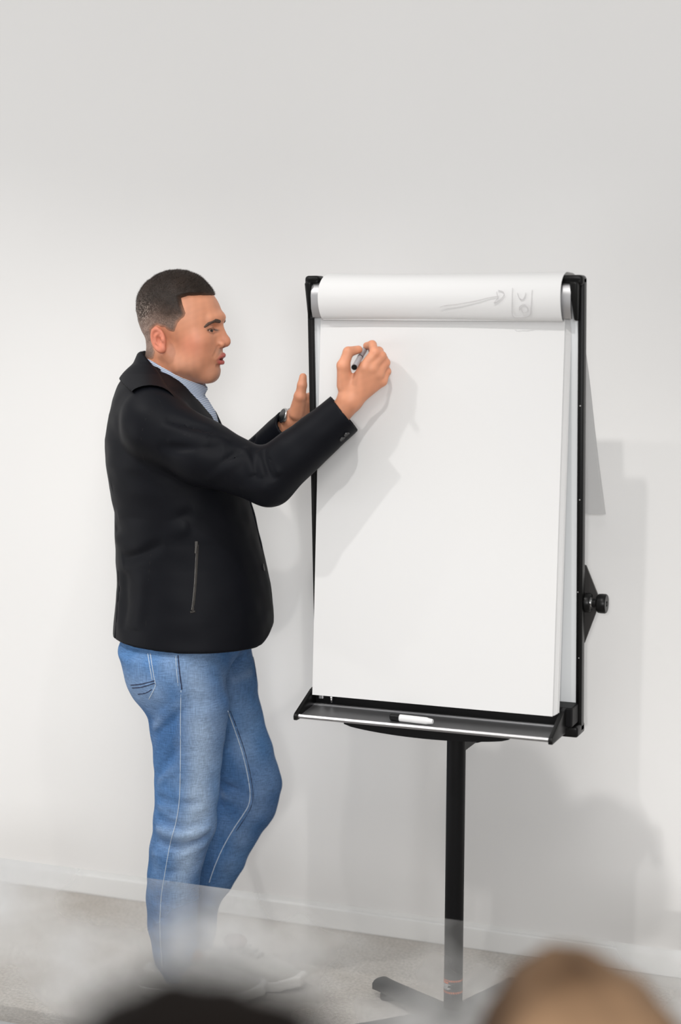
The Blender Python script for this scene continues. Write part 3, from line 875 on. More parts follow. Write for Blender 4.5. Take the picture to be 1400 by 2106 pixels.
for (a, b, wid, amp, Y0, Y1) in [
        ((312, 1500), (370, 1440), .013, -.006, -.15, -.19), ((312, 1520), (375, 1460), .010, .004, -.15, -.19), ((322, 1590), (375, 1530), .012, .004, -.14, -.18),
        ((320, 1612), (372, 1570), .010, -.004, -.14, -.17), ((320, 1640), (420, 1655), .011, .005, -.14, -.17), ((319, 1662), (440, 1668), .011, -.005, -.14, -.16), ((318, 1682), (380, 1705), .010, .006, -.14, -.17), ((380, 1705), (442, 1685), .010, .006, -.17, -.15),
        ((318, 1704), (375, 1722), .011, -.007, -.14, -.17), ((375, 1722), (440, 1700), .010, -.006, -.17, -.14), ((316, 1728), (372, 1742), .010, .006, -.14, -.16), ((370, 1745), (432, 1715), .010, .007, -.16, -.13), ((360, 1765), (425, 1735), .010, -.006, -.16, -.13),
        ((312, 1755), (350, 1760), .009, -.005, -.13, -.15), ((345, 1795), (410, 1765), .009, .006, -.15, -.12), ((340, 1815), (405, 1785), .010, -.004, -.15, -.12), ((310, 1850), (390, 1860), .01, .004, -.14, -.13), ((312, 1900), (395, 1890), .01, -.004, -.14, -.13), ((320, 1950), (395, 1935), .009, .004, -.13, -.12), ((325, 1975), (395, 1965), .009, -.004, -.13, -.12),
        ((455, 1612), (505, 1625), .010, .006, .02, .01), ((452, 1632), (500, 1650), .010, -.006, .02, .01), ((450, 1652), (490, 1672), .009, .006, .03, .02), ((448, 1685), (485, 1700), .009, -.005, .03, .02), ((445, 1705), (478, 1718), .009, .005, .03, .02),
        ((520, 1690), (555, 1660), .012, -.004, .03, .05), ((500, 1725), (530, 1695), .010, .005, .03, .05), ((420, 1860), (446, 1870), .01, -.005, .0, .02), ((415, 1885), (444, 1900), .01, .005, .0, .02), ((412, 1925), (440, 1935), .009, -.005, .0, .02), ((410, 1950), (438, 1958), .008, .004, .0, .02),
        ((470, 1368), (500, 1352), .012, .008, -.02, .04), ((475, 1400), (520, 1380), .012, -.005, .0, .05)]:
    JF.append((L(*a, Y0), L(*b, Y1), wid, amp))
def jeans(P):
    n = chain(P, NLP, NLR, 0.02)
    n = smin(n, ell(P, L(333, 1382, -.10), (.072, .07, .075)), 0.03)
    l = chain(P, FLP, FLR, 0.02)
    pel = ell(P, L(385, 1300, 0.0), (.135, .165, .12))
    f = smin(n, l, 0.012)
    f = smin(f, pel, 0.03)
    for a, b, wid, amp in JF: f = f + ridge(P, a, b, wid, amp)
    f = f + 0.0011 * snoise(P, 55, 11) + 0.0006 * snoise(P, 150, 12)
    z = P[:, 2]
    hem = np.where(n < l, NLP[-1][2] + 0.004 + 0.10 * (P[:, 0] - NLP[-1][0]) * -0.4, FLP[-1][2] + 0.012)
    f = smax(f, hem - z, 0.004)
    f = smax(f, trunk(P, 0.016) - 0.7 * np.clip(HEM_Z - z, 0, 0.3), 0.006)
    return np.maximum(f, z - float(L(380, 1290)[2]))
def denim(V):
    n = chain(V, NLP, NLR); l = chain(V, FLP, FLR)
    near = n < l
    z = V[:, 2]
    cx = np.where(near, np.interp(z, [p[2] for p in NLP][::-1], [p[0] for p in NLP][::-1]), np.interp(z, [p[2] for p in FLP][::-1], [p[0] for p in FLP][::-1]))
    r = np.where(near, np.interp(z, [p[2] for p in NLP][::-1], NLR[::-1]), np.interp(z, [p[2] for p in FLP][::-1], FLR[::-1]))
    u = (V[:, 0] - cx) / r
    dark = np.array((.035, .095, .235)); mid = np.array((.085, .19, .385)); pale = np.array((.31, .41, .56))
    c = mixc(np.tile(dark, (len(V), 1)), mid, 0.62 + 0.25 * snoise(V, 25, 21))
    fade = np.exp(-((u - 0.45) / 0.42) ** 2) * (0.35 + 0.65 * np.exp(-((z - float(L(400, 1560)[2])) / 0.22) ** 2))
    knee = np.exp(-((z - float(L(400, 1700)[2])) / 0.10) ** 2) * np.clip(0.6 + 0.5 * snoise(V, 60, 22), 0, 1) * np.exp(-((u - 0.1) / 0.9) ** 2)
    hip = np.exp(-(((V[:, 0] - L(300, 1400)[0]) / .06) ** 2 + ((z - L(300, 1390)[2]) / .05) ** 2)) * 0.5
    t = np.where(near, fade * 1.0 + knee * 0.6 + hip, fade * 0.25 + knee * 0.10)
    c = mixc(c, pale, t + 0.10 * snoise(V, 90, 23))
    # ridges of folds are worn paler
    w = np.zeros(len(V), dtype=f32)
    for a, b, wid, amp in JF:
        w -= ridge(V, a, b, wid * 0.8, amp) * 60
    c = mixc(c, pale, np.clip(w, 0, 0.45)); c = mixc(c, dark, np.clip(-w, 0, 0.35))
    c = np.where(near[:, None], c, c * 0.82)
    return c
def cloth_mat(name, color, rough, attr=None, weave=900, sheen=0.0, bump=0.12, streak=None):
    m = mat(name, color, rough=rough, spec=0.2, sheen=sheen, bump=(weave, bump, 0.0006), attr=attr)
    if streak:
        nt = m.node_tree; N = nt.nodes; Lk = nt.links; b = N['Principled BSDF']
        src = b.inputs['Base Color'].links[0].from_socket
        tc = N.new('ShaderNodeTexCoord'); mp = N.new('ShaderNodeMapping'); mp.inputs['Scale'].default_value = (700, 700, 40)
        nz = N.new('ShaderNodeTexNoise'); nz.inputs['Scale'].default_value = 1.0; nz.inputs['Detail'].default_value = 3
        mp2 = N.new('ShaderNodeMapping'); mp2.inputs['Scale'].default_value = (60, 60, 600)
        nz2 = N.new('ShaderNodeTexNoise'); nz2.inputs['Scale'].default_value = 1.0; nz2.inputs['Detail'].default_value = 2
        Lk.new(tc.outputs['Object'], mp.inputs[0]); Lk.new(mp.outputs[0], nz.inputs['Vector'])
        Lk.new(tc.outputs['Object'], mp2.inputs[0]); Lk.new(mp2.outputs[0], nz2.inputs['Vector'])
        ad = N.new('ShaderNodeMath'); ad.operation = 'ADD'; Lk.new(nz.outputs['Fac'], ad.inputs[0]); Lk.new(nz2.outputs['Fac'], ad.inputs[1])
        mr = N.new('ShaderNodeMapRange'); mr.inputs[1].default_value = 0.65; mr.inputs[2].default_value = 1.35; mr.inputs[3].default_value = 1 - streak; mr.inputs[4].default_value = 1 + streak
        Lk.new(ad.outputs[0], mr.inputs[0])
        vm = N.new('ShaderNodeVectorMath'); vm.operation = 'SCALE'; Lk.new(src, vm.inputs[0]); Lk.new(mr.outputs[0], vm.inputs['Scale'])
        Lk.new(vm.outputs[0], b.inputs['Base Color'])
    return m
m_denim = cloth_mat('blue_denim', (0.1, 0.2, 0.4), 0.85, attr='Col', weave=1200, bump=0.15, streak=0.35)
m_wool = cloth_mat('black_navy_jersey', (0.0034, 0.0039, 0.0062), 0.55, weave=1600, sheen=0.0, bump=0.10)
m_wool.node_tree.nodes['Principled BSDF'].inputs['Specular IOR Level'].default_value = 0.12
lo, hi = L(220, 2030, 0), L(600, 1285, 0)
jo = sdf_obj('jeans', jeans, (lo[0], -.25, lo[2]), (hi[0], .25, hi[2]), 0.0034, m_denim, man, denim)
m_thread = mat('pale_thread', (0.42, 0.50, 0.60), rough=0.8)
m_dkseam = mat('dark_blue_seam', (0.02, 0.03, 0.07), rough=0.9)
def surf_line(name, f, pts, rad, material, parent, n=8, lift=0.0009):
    P = smooth_path([Vector((x, y, 0)) for x, y in pts], n * (len(pts) - 1))
    Q = []
    for p in P:
        q = hit(f, p.x, p.y)
        if q is not None:
            d = (CAML - q); d = d / np.linalg.norm(d)
            Q.append(to_world(q + d * lift))
    if len(Q) > 2: return tube_obj(name, Q, rad, material, parent, 5)
surf_line('side_seam', jeans, [(372, 1420), (371, 1480), (371, 1560), (369, 1640), (362, 1690), (350, 1735), (340, 1790), (331, 1850), (329, 1920), (335, 2000)], 0.0011, m_thread, jo)
surf_line('pocket_edge', jeans, [(366, 1348), (369, 1380), (374, 1418)], 0.0016, m_dkseam, jo)
surf_line('pocket_stitch', jeans, [(361, 1348), (363, 1380), (366, 1410)], 0.0009, m_thread, jo)
for k, pts in enumerate([[(309, 1344), (313, 1370), (318, 1400), (319, 1412), (306, 1438)], [(304, 1344), (308, 1370), (313, 1398)]]):
    surf_line('back_pocket_stitch', jeans, pts, 0.0011, m_thread, jo)
for pts in [[(269, 1409), (290, 1407), (318, 1400)], [(272, 1415), (292, 1413), (318, 1405)], [(284, 1428), (300, 1425), (312, 1418)]]:
    surf_line('back_pocket_band', jeans, pts, 0.0013, m_dkseam, jo)
surf_line('inner_seam', jeans, [(468, 1462), (482, 1500), (497, 1545), (508, 1590), (514, 1630), (511, 1655), (500, 1675), (480, 1705), (460, 1740), (442, 1780), (430, 1815)], 0.0013, m_thread, jo)
surf_line('inner_seam', jeans, [(473, 1462), (488, 1500), (503, 1545), (514, 1590), (520, 1630), (517, 1657), (506, 1679), (486, 1709)], 0.0010, m_dkseam, jo)
surf_line('fly_stitch', jeans, [(520, 1350), (524, 1370), (525, 1392)], 0.0012, m_dkseam, jo)

# --- blazer ---------------------------------------------------------------------------
lo, hi = L(205, 1350, 0), L(745, 720, 0)
bo = sdf_obj('blazer', blazer, (lo[0], -.42, HEM_Z - .03), (hi[0] + .03, .32, hi[2] + .01), 0.0034, m_wool, man)
CPOLY = [tuple(L(*q, -0.07)[[0, 2]]) for q in [(288, 722), (299, 734), (328, 762), (384, 826), (428, 872), (466, 916), (456, 916), (430, 905), (392, 878), (366, 858), (345, 840), (318, 820), (285, 801), (240, 778), (240, 760), (270, 730)]]
def coat_base(P):
    f = trunk(P)
    f = smin(f, cone(P, L(305, 812, -0.06), L(312, 850, -0.175), 0.058, 0.060), 0.05)
    f = smin(f, cone(P, L(315, 808, 0.06), L(330, 850, 0.165), 0.058, 0.060), 0.05)
    return smin(f, neck(P) - 0.013, 0.02)
def collar(P):
    g = coat_base(P)
    g = np.abs(g - 0.0030) - 0.0034
    g = smax(g, poly2(P[:, 0], P[:, 2], CPOLY) * 0.8, 0.003)
    return smax(g, 0.0 - (np.abs(P[:, 1]) - 0.028 * sstep(P[:, 0], L(400, 850)[0], L(440, 900)[0])), 0.003)
lo, hi = L(240, 930, 0), L(490, 710, 0)
co = sdf_obj('collar', collar, (lo[0], -.20, lo[2]), (hi[0], .20, hi[2]), 0.0026, m_wool, bo)
m_seam = mat('black_seam', (0.002, 0.002, 0.003), rough=0.9)
surf_line('armhole_seam', blazer, [(318, 842), (302, 858), (293, 885), (291, 915), (295, 940), (300, 952)], 0.0010, m_seam, bo, lift=-.0004)
surf_line('side_seam', blazer, [(311, 1132), (305, 1200), (301, 1270), (297, 1341)], 0.0010, m_seam, bo, lift=-.0004)
surf_line('dart_seam', blazer, [(390, 1262), (389, 1300), (388, 1344)], 0.0010, m_seam, bo, lift=-.0004)
surf_line('shoulder_seam', blazer, [(323, 818), (330, 828), (336, 842)], 0.0009, m_seam, bo, lift=-.0004)
m_zip = mat('gunmetal_zip', (0.10, 0.095, 0.09), rough=0.35, metal=0.9)
m_zt = mat('zip_tape', (0.03, 0.027, 0.024), rough=0.8)
zo = surf_line('pocket_zip', blazer, [(406, 1120), (404, 1160), (401, 1210), (396, 1258)], 0.0038, m_zt, bo, lift=-.001)
surf_line('zip_teeth', blazer, [(404, 1125), (402, 1160), (399, 1210), (394, 1256)], 0.0016, m_zip, zo, lift=.0016)
surf_line('zip_slider', blazer, [(404, 1113), (404, 1118), (403.5, 1126)], 0.0045, m_zip, zo, lift=.001)
surf_line('zip_pull', blazer, [(403.5, 1124), (403, 1131), (402.5, 1138)], 0.0034, m_zip, zo, lift=.004)
surf_line('pocket_end_tack', blazer, [(391, 1259), (396, 1259), (401, 1257)], 0.0022, m_zt, zo)
m_btn = mat('black_button', (0.01, 0.01, 0.011), rough=0.18, spec=0.6)
def disc_on(name, f, px, py, r, material, parent, th=0.003):
    q = hit(f, px, py)
    if q is None: return
    e = 0.003
    G = np.array([f((q + e * np.eye(3, dtype=f32)[i])[None])[0] - f((q - e * np.eye(3, dtype=f32)[i])[None])[0] for i in range(3)])
    G = G / (np.linalg.norm(G) + 1e-9)
    nrm = ROOT[man.name].to_3x3() @ Vector([float(c) for c in G])
    return smooth_by_angle(lathe_obj(name, [(r, -0.001), (r, th * 0.6), (r * 0.85, th), (r * 0.6, th * 0.75), (r * 0.1, th * 0.75)], to_world(q), nrm, material, parent, 20))
disc_on('front_button', blazer, 541, 1167, 0.0085, m_btn, bo)
for q in ((703, 902), (712, 893)): disc_on('sleeve_button', blazer, *q, 0.0068, m_btn, bo)

# --- shirt -----------------------------------------------------------------------------
m_shirt = bpy.data.materials.new('striped_blue_shirting'); m_shirt.use_nodes = True
def shirting(m):
    nt = m.node_tree; N = nt.nodes; Lk = nt.links; b = N['Principled BSDF']
    b.inputs['Roughness'].default_value = 0.8; b.inputs['Specular IOR Level'].default_value = 0.2
    tc = N.new('ShaderNodeTexCoord')
    mp = N.new('ShaderNodeMapping'); mp.inputs['Rotation'].default_value = (0, math.radians(-24), 0)
    wv = N.new('ShaderNodeTexWave'); wv.bands_direction = 'Z'; wv.inputs['Scale'].default_value = 95; wv.inputs['Distortion'].default_value = 0.0
    Lk.new(tc.outputs['Object'], mp.inputs[0]); Lk.new(mp.outputs[0], wv.inputs['Vector'])
    r = N.new('ShaderNodeValToRGB'); e = r.color_ramp.elements
    e[0].position = 0.35; e[0].color = (0.20, 0.27, 0.42, 1); e[1].position = 0.65; e[1].color = (0.62, 0.67, 0.74, 1)
    Lk.new(wv.outputs['Fac'], r.inputs[0]); Lk.new(r.outputs[0], b.inputs['Base Color'])
shirting(m_shirt)
SC = [tuple(L(*q, -0.06)[[0, 2]]) for q in [(296, 735), (312, 741), (340, 757), (375, 776), (400, 786), (416, 792), (424, 802), (417, 812), (412, 832), (400, 832), (340, 805), (300, 780)]]
SA, SB = L(345, 815, 0.0), L(368, 735, -0.008)
def shirt(P):
    nk = smin(neck(P) - 0.0065, cone(P, L(375, 815, 0), L(386, 785, -0.003), 0.045, 0.040), 0.02)
    c = np.abs(nk - 0.003) - 0.0025
    c = smax(c, poly2(P[:, 0], P[:, 2], SC) * 0.85, 0.002)
    body = trunk(P, 0.012)
    body = smin(body, cone(P, L(380, 830, 0), L(395, 860, 0), 0.05, 0.05), 0.03)
    body = smax(body, P[:, 2] - float(L(400, 806)[2]) - 0.25 * (P[:, 0] - L(400, 806)[0]) * -1, 0.01)
    body = smax(body, float(L(400, 1150)[2]) - P[:, 2], 0.01)
    body = smax(body, -(body + 0.004), 0.001)
    return np.minimum(c, body)
lo, hi = L(230, 1160, 0), L(560, 725, 0)
sdf_obj('shirt', shirt, (lo[0], -.21, lo[2]), (hi[0], .21, hi[2]), 0.0028, m_shirt, man)

# --- hands -----------------------------------------------------------------------------
YP = float((MI @ on_y(752, 712, 3.5965)).y)
def R_(px, py, dy): return L(px, py, YP + dy)
RW = R_(716, 830, -0.058)
RH = {'idx': [R_(747, 757, -.083), R_(771, 725, -.078), R_(765, 709, -.056), R_(754, 711, -.036)],
      'mid': [R_(765, 757, -.080), R_(784, 733, -.072), R_(779, 722, -.052), R_(765, 722, -.036)],
      'rng': [R_(778, 769, -.074), R_(792, 746, -.066), R_(789, 738, -.050), R_(776, 740, -.040)],
      'pky': [R_(786, 784, -.064), R_(795, 764, -.058), R_(793, 756, -.048), R_(782, 757, -.042)],
      'thm': [R_(708, 792, -.066), R_(706, 752, -.082), R_(716, 724, -.080), R_(737, 719, -.066)]}
RR = {'idx': [.0118, .0104, .0092, .0080], 'mid': [.0118, .0102, .0090, .0078], 'rng': [.0112, .0096, .0084, .0074], 'pky': [.0102, .0084, .0074, .0066], 'thm': [.0165, .0128, .0112, .0088]}
def hand(P, W, FA, H, R, wr=0.0245):
    f = cone(P, FA, W, wr * 1.25, wr)
    palm = None
    for k in ('idx', 'mid', 'rng', 'pky'):
        a = W + (H[k][0] - W) * 0.22
        g = cone(P, a, H[k][0], wr * 0.62, R[k][0] * 1.02)
        palm = g if palm is None else smin(palm, g, 0.014)
    palm = smin(palm, cone(P, W + (H['thm'][0] - W) * 0.5, H['thm'][1], .016, R['thm'][1]), 0.016)
    f = smin(f, palm, 0.016)
    for k in ('idx', 'mid', 'rng', 'pky', 'thm'):
        g = chain(P, H[k], R[k], 0.004)
        g = smin(g, sph(P, H[k][1], R[k][1] * 1.08), 0.003)
        f = smin(f, g, 0.005)
    return f
LW = L(603, 866, -.055)
LH = {'idx': [L(627, 822, -.085), L(648, 812, -.062), L(668, 808, -.066), L(684, 808, -.078)],
      'mid': [L(627, 832, -.066), L(652, 826, -.048), L(674, 822, -.054), L(692, 822, -.070)],
      'rng': [L(626, 842, -.048), L(651, 840, -.034), L(672, 838, -.042), L(688, 838, -.060)],
      'pky': [L(623, 852, -.032), L(644, 854, -.022), L(660, 854, -.030), L(672, 854, -.045)],
      'thm': [L(609, 850, -.088), L(617, 815, -.108), L(621, 792, -.112), L(623, 775, -.110)]}
LR = {'idx': [.0125, .0100, .0090, .0080], 'mid': [.0125, .0100, .0090, .0080], 'rng': [.0120, .0096, .0086, .0076], 'pky': [.0105, .0086, .0078, .0068], 'thm': [.0165, .0125, .0108, .0085]}
def bbox(ps, m):
    ps = np.array(ps); return ps.min(0) - m, ps.max(0) + m
rb = bbox([RW, CUF_R, EL_R * .4 + WR_R * .6] + sum(RH.values(), []), 0.035)
lb = bbox([LW, CUF_L, EL_L * .4 + WR_L * .6] + sum(LH.values(), []), 0.035)
hand_r = grouped(lambda P: hand(P, RW, EL_R * .45 + WR_R * .55, RH, RR), *rb)
hand_l = grouped(lambda P: hand(P, LW, EL_L * .45 + WR_L * .55, LH, LR, 0.023), *lb)
hb = bbox([L(265, 540, -.1), L(505, 830, .1)], 0.0); hb = (np.array((hb[0][0], -.13, hb[0][2])), np.array((hb[1][0], .12, hb[1][2])))
headg = grouped(head_neck, *hb)
def trunk_body(P):
    f = smax(trunk(P, 0.035), float(L(380, 1310)[2]) - P[:, 2], 0.03)
    zc = P[:, 2]
    f = smin(f, cone(P, NK0, L(340, 870, 0), 0.062, 0.07), 0.03)
    f = smin(f, chain(P, [L(330, 850, -.1), SH_R, EL_R, EL_R * .42 + WR_R * .58], [.05, .045, .036, .030]), 0.03)
    f = smin(f, chain(P, [L(335, 850, .1), SH_L * np.array((1, .8, 1), dtype=f32), EL_L, EL_L * .42 + WR_L * .58], [.05, .045, .036, .028]), 0.03)
    f = smin(f, chain(P, NLP, [r - .018 for r in NLR]), 0.03)
    f = smin(f, chain(P, FLP, [r - .018 for r in FLR]), 0.03)
    m_ = (zc > 0.16) & (zc < HEM_Z + 0.13)
    m_ &= f < 0.03
    f[m_] = np.maximum(f[m_], jeans(P[m_]) + 0.009)
    m_ = (zc > HEM_Z - 0.02) & (zc < HEM_Z + 0.2)
    f[m_] = np.maximum(f[m_], trunk(P[m_], 0.030))
    f = np.minimum(f, chain(P, [NLP[-1], L(366, 2025, -.085), L(440, 2035, -.085)], [.024, .022, .018]))
    return f
def body(P):
    f = trunk_body(P)
    for g in (headg, hand_r, hand_l): f = np.minimum(f, g(P))
    return f
def skin(V):
    q = to_head(V)
    s = q.copy(); s[:, 1] = np.abs(s[:, 1])
    c = np.tile(np.array((.62, .275, .160)), (len(V), 1))
    c = c * (1 + 0.06 * snoise(V, 120, 31) + 0.04 * snoise(V, 400, 32))[:, None]
    inh = (q[:, 2] > -0.13) & (np.linalg.norm(q[:, :2], axis=1) < 0.2)
    red = np.array((.57, .185, .115)); pink = np.array((.46, .10, .085)); grey = np.array((.34, .22, .17))
    def blob(p, r): return np.exp(-(((s - V3(p[0], p[1], p[2])) / r) ** 2).sum(1)) * inh
    c = mixc(c, red, 0.75 * blob((h(410, 708)[0], .05, h(410, 708)[2]), .028))
    c = mixc(c, red, 0.7 * blob((h(461, 703)[0], 0, h(461, 703)[2]), .014))
    c = mixc(c, red, 0.9 * np.exp(-np.maximum(ear(q), 0) / 0.004) * inh)
    _, lips = head_core(q)
    c = mixc(c, pink, sstep(-lips, -0.0016, 0.0002) * inh)
    c = mixc(c, np.array((.10, .02, .02)), np.exp(-((q[:, 0] - h(452, 738)[0]) / .014) ** 2 - ((q[:, 2] - h(452, 738)[2]) / .0022) ** 2 - (q[:, 1] / .016) ** 2) * inh * 1.2)
    st = blob((h(452, 722)[0], .012, h(452, 722)[2]), .011) * 0.65 + blob((h(440, 768)[0], .012, h(440, 768)[2]), .022) * 0.35 + blob((h(395, 762)[0], .045, h(395, 762)[2]), .035) * 0.25
    c = mixc(c, grey, st)
    # dark lash line and lid shade
    dz = q[:, 2] - EYE_Z
    e = np.sqrt(((s[:, 1] - .031) / .0150) ** 2 + ((dz + .0009) / .0062) ** 2)
    c = mixc(c, np.array((.06, .03, .02)), np.exp(-((e - 1.0) / 0.20) ** 2) * (q[:, 0] > EYE_X) * inh * np.where(dz > -.001, 1.0, 0.45))
    c = mixc(c, np.array((.07, .035, .03)), sstep(-sph(s, (h(460, 713.5)[0], 0.0068, h(460, 713.5)[2]), 0.0042), -.0005, .001) * inh * 0.9)
    # cropped hair stubble shows at the nape and temples
    # hands a little redder at the knuckles
    for H in (RH, LH):
        for k in H:
            c = mixc(c, red, 0.35 * np.exp(-(((V - H[k][1]) / .010) ** 2).sum(1)))
    return c
m_skin = mat('skin', (.6, .33, .22), rough=0.48, spec=0.4, attr='Col', bump=(700, 0.06, 0.0006), sub=0.12)
lo, hi = L(210, 2050, 0), L(820, 545, 0)
body_o = sdf_obj('body', body, (lo[0], -.45, 0.004), (hi[0], .33, hi[2] + .01), 0.0021, m_skin, man, skin, levels=5, lip=1.5)

# --- hair, brows, eyes --------------------------------------------------------------------
def hpt(px, py, y): 
    a = h(px, py, y); return (float(a[0]), float(a[2]))
HPOLY = [hpt(480, 585, 0), hpt(480, 606, 0), hpt(442, 609, 0), hpt(420, 609, -.03), hpt(395, 610, -.05), hpt(380, 614, -.06), hpt(384, 628, -.06), hpt(391, 644, -.06), hpt(388, 652, -.062), hpt(374, 664, -.066), hpt(367, 683, -.068), hpt(356, 682, -.07), hpt(345, 674, -.07), hpt(330, 670, -.07), hpt(316, 678, -.07), hpt(312, 700, -.07), hpt(320, 722, -.065), hpt(318, 738, -.05), hpt(240, 745, 0), hpt(240, 520, 0), hpt(480, 520, 0)]
def hair_f(P):
    q = to_head(P)
    f, _ = head_core(q)
    f = smin(f, neck(P), 0.022)
    z = q[:, 2]
    top = sstep(z, h(340, 660)[2], h(340, 600)[2])
    t = 0.0016 + 0.0085 * top
    rgn = poly2(q[:, 0], z, HPOLY)
    t = t * (1 - 0.62 * sstep(q[:, 0], h(405, 0)[0], h(446, 0)[0]))
    t = t * (0.15 + 0.85 * sstep(-rgn, -0.001, 0.010))
    f = f - t + 0.0006 * snoise(P, 420, 41) + 0.0010 * top * snoise(P, 190, 42)
    return smax(f, rgn * 0.8, 0.002)
def hair_c(V):
    q = to_head(V); z = q[:, 2]
    dark = np.array((.020, .012, .008)); mid = np.array((.060, .036, .026)); grey = np.array((.25, .17, .135))
    t = sstep(z, h(340, 690)[2], h(340, 612)[2]) + 0.12 * snoise(V, 90, 43)
    c = mixc(mixc(np.tile(grey, (len(V), 1)), mid, t * 1.7), dark, (t - 0.5) * 1.8)
    sp = RNG.random(len(V)).astype(f32)
    c = c * (0.65 + 0.7 * sp)[:, None]
    back = np.exp(-((q[:, 0] - h(300, 650)[0]) / .035) ** 2) * np.exp(-((z - h(300, 645)[2]) / .03) ** 2)
    c = mixc(c, np.array((.50, .42, .36)), (sp > 0.80) * back * 0.8)
    rg = poly2(q[:, 0], z, HPOLY)
    c = mixc(c, np.array((.52, .25, .155)), (1 - sstep(-rg, -0.001, 0.009)) * (1 - 0.85 * sstep(z, h(340, 650)[2], h(340, 618)[2])) * 0.85)
    return c
m_hair = mat('cropped_dark_hair', (.03, .02, .015), rough=0.55, spec=0.35, attr='Col', bump=(900, 0.5, 0.0012))
hb2 = bbox([L(272, 548, 0), L(460, 745, 0)], 0.0)
hair_o = sdf_obj('hair', hair_f, (hb2[0][0], -.12, hb2[0][2]), (hb2[1][0], .10, hb2[1][2] + .01), 0.0019, m_hair, man, hair_c)
def hair_strands():
    me = hair_o.data; n = len(me.vertices)
    co = np.empty(n * 3, dtype=f32); me.vertices.foreach_get('co', co); co = co.reshape(-1, 3)
    no = np.empty(n * 3, dtype=f32); me.vertices.foreach_get('normal', no); no = no.reshape(-1, 3)
    q = to_head(co); rgn = poly2(q[:, 0], q[:, 2], HPOLY)
    idx = np.where(rgn < -0.0015)[0]; idx = RNG.choice(idx, min(len(idx), 26000), replace=False)
    top = sstep(q[idx, 2], h(340, 665)[2], h(340, 600)[2])
    ln = (0.0012 + 0.0036 * top) * (0.6 + 0.8 * RNG.random(len(idx)))
    fw = from_head([(1, 0, 0)])[0] - from_head([(0, 0, 0)])[0]
    d = no[idx] + fw * (0.7 * top + 0.1)[:, None] + RNG.normal(size=(len(idx), 3)) * 0.35 + np.array((0, 0, -0.3)) * (1 - top)[:, None]
    d /= np.linalg.norm(d, axis=1)[:, None]
    side = np.cross(d, RNG.normal(size=(len(idx), 3))); side /= np.linalg.norm(side, axis=1)[:, None]
    b = co[idx] - no[idx] * 0.0006
    V = np.stack([b - side * 0.00028, b + side * 0.00028, b + d * ln[:, None]], 1).reshape(-1, 3)
    F = np.arange(len(V)).reshape(-1, 3)
    ca = np.empty(n * 4, dtype=f32); me.color_attributes['Col'].data.foreach_get('color', ca); ca = ca.reshape(-1, 4)[idx, :3]
    cols = np.repeat(ca * (0.5 + 1.1 * RNG.random(len(idx)))[:, None], 3, axis=0)
    o = mesh_obj('hair_strands', V, F, m_hair, hair_o, False, True, cols)
    tag(o, kind='stuff')
hair_strands()
def brow_f(P):
    q = to_head(P); s = q.copy(); s[:, 1] = np.abs(s[:, 1])
    f, _ = head_core(q)
    p = np.stack([s[:, 1], s[:, 2]], 1)
    pts = [(.053, h(0, 672)[2]), (.046, h(0, 664)[2]), (.035, h(0, 659)[2]), (.021, h(0, 661)[2])]
    wd = [.0016, .0034, .0042, .0036]
    P3 = np.stack([s[:, 1], np.zeros(len(s), dtype=f32), s[:, 2]], 1)
    d = chain(P3, [(a, 0, b) for a, b in pts], wd)
    g = smax(f - 0.0016 + 0.0007 * snoise(P, 700, 44), d, 0.001)
    return np.maximum(g, h(405, 0)[0] - q[:, 0])
eb = from_head([h(400, 680, 0), h(470, 645, 0)])
m_brow = mat('dark_brow', (.075, .042, .028), rough=0.7, bump=(1200, 0.4, 0.0008))
sdf_obj('eyebrows', brow_f, (eb[:, 0].min() - .02, -.11, eb[:, 2].min()), (eb[:, 0].max() + .02, .05, eb[:, 2].max()), 0.0014, m_brow, man)
def eye_c(V):
    q = to_head(V)
    y = np.where(q[:, 1] < 0, -.031, .031)
    d = q - np.stack([np.full(len(q), EYE_X), y, np.full(len(q), EYE_Z)], 1)
    d = d / np.linalg.norm(d, axis=1)[:, None]
    g = np.array((0.90, -0.42, -0.05)); g = g / np.linalg.norm(g)
    a = np.arccos(np.clip(d @ g, -1, 1))
    c = np.tile(np.array((.62, .56, .52)), (len(V), 1))
    c = mixc(c, np.array((.06, .03, .016)), sstep(-a, -.52, -.46)); c = mixc(c, np.array((.004, .004, .004)), sstep(-a, -.24, -.20))
    return c
m_eye = mat('eyeball', (.6, .6, .6), rough=0.08, spec=0.6, attr='Col')
for yy in (-.031, .031):
    c_ = from_head([(EYE_X, yy, EYE_Z)])[0]
    sdf_obj('eyeball', lambda P: sph(P, c_, 0.0124), c_ - .016, c_ + .016, 0.001, m_eye, man, eye_c, levels=3)

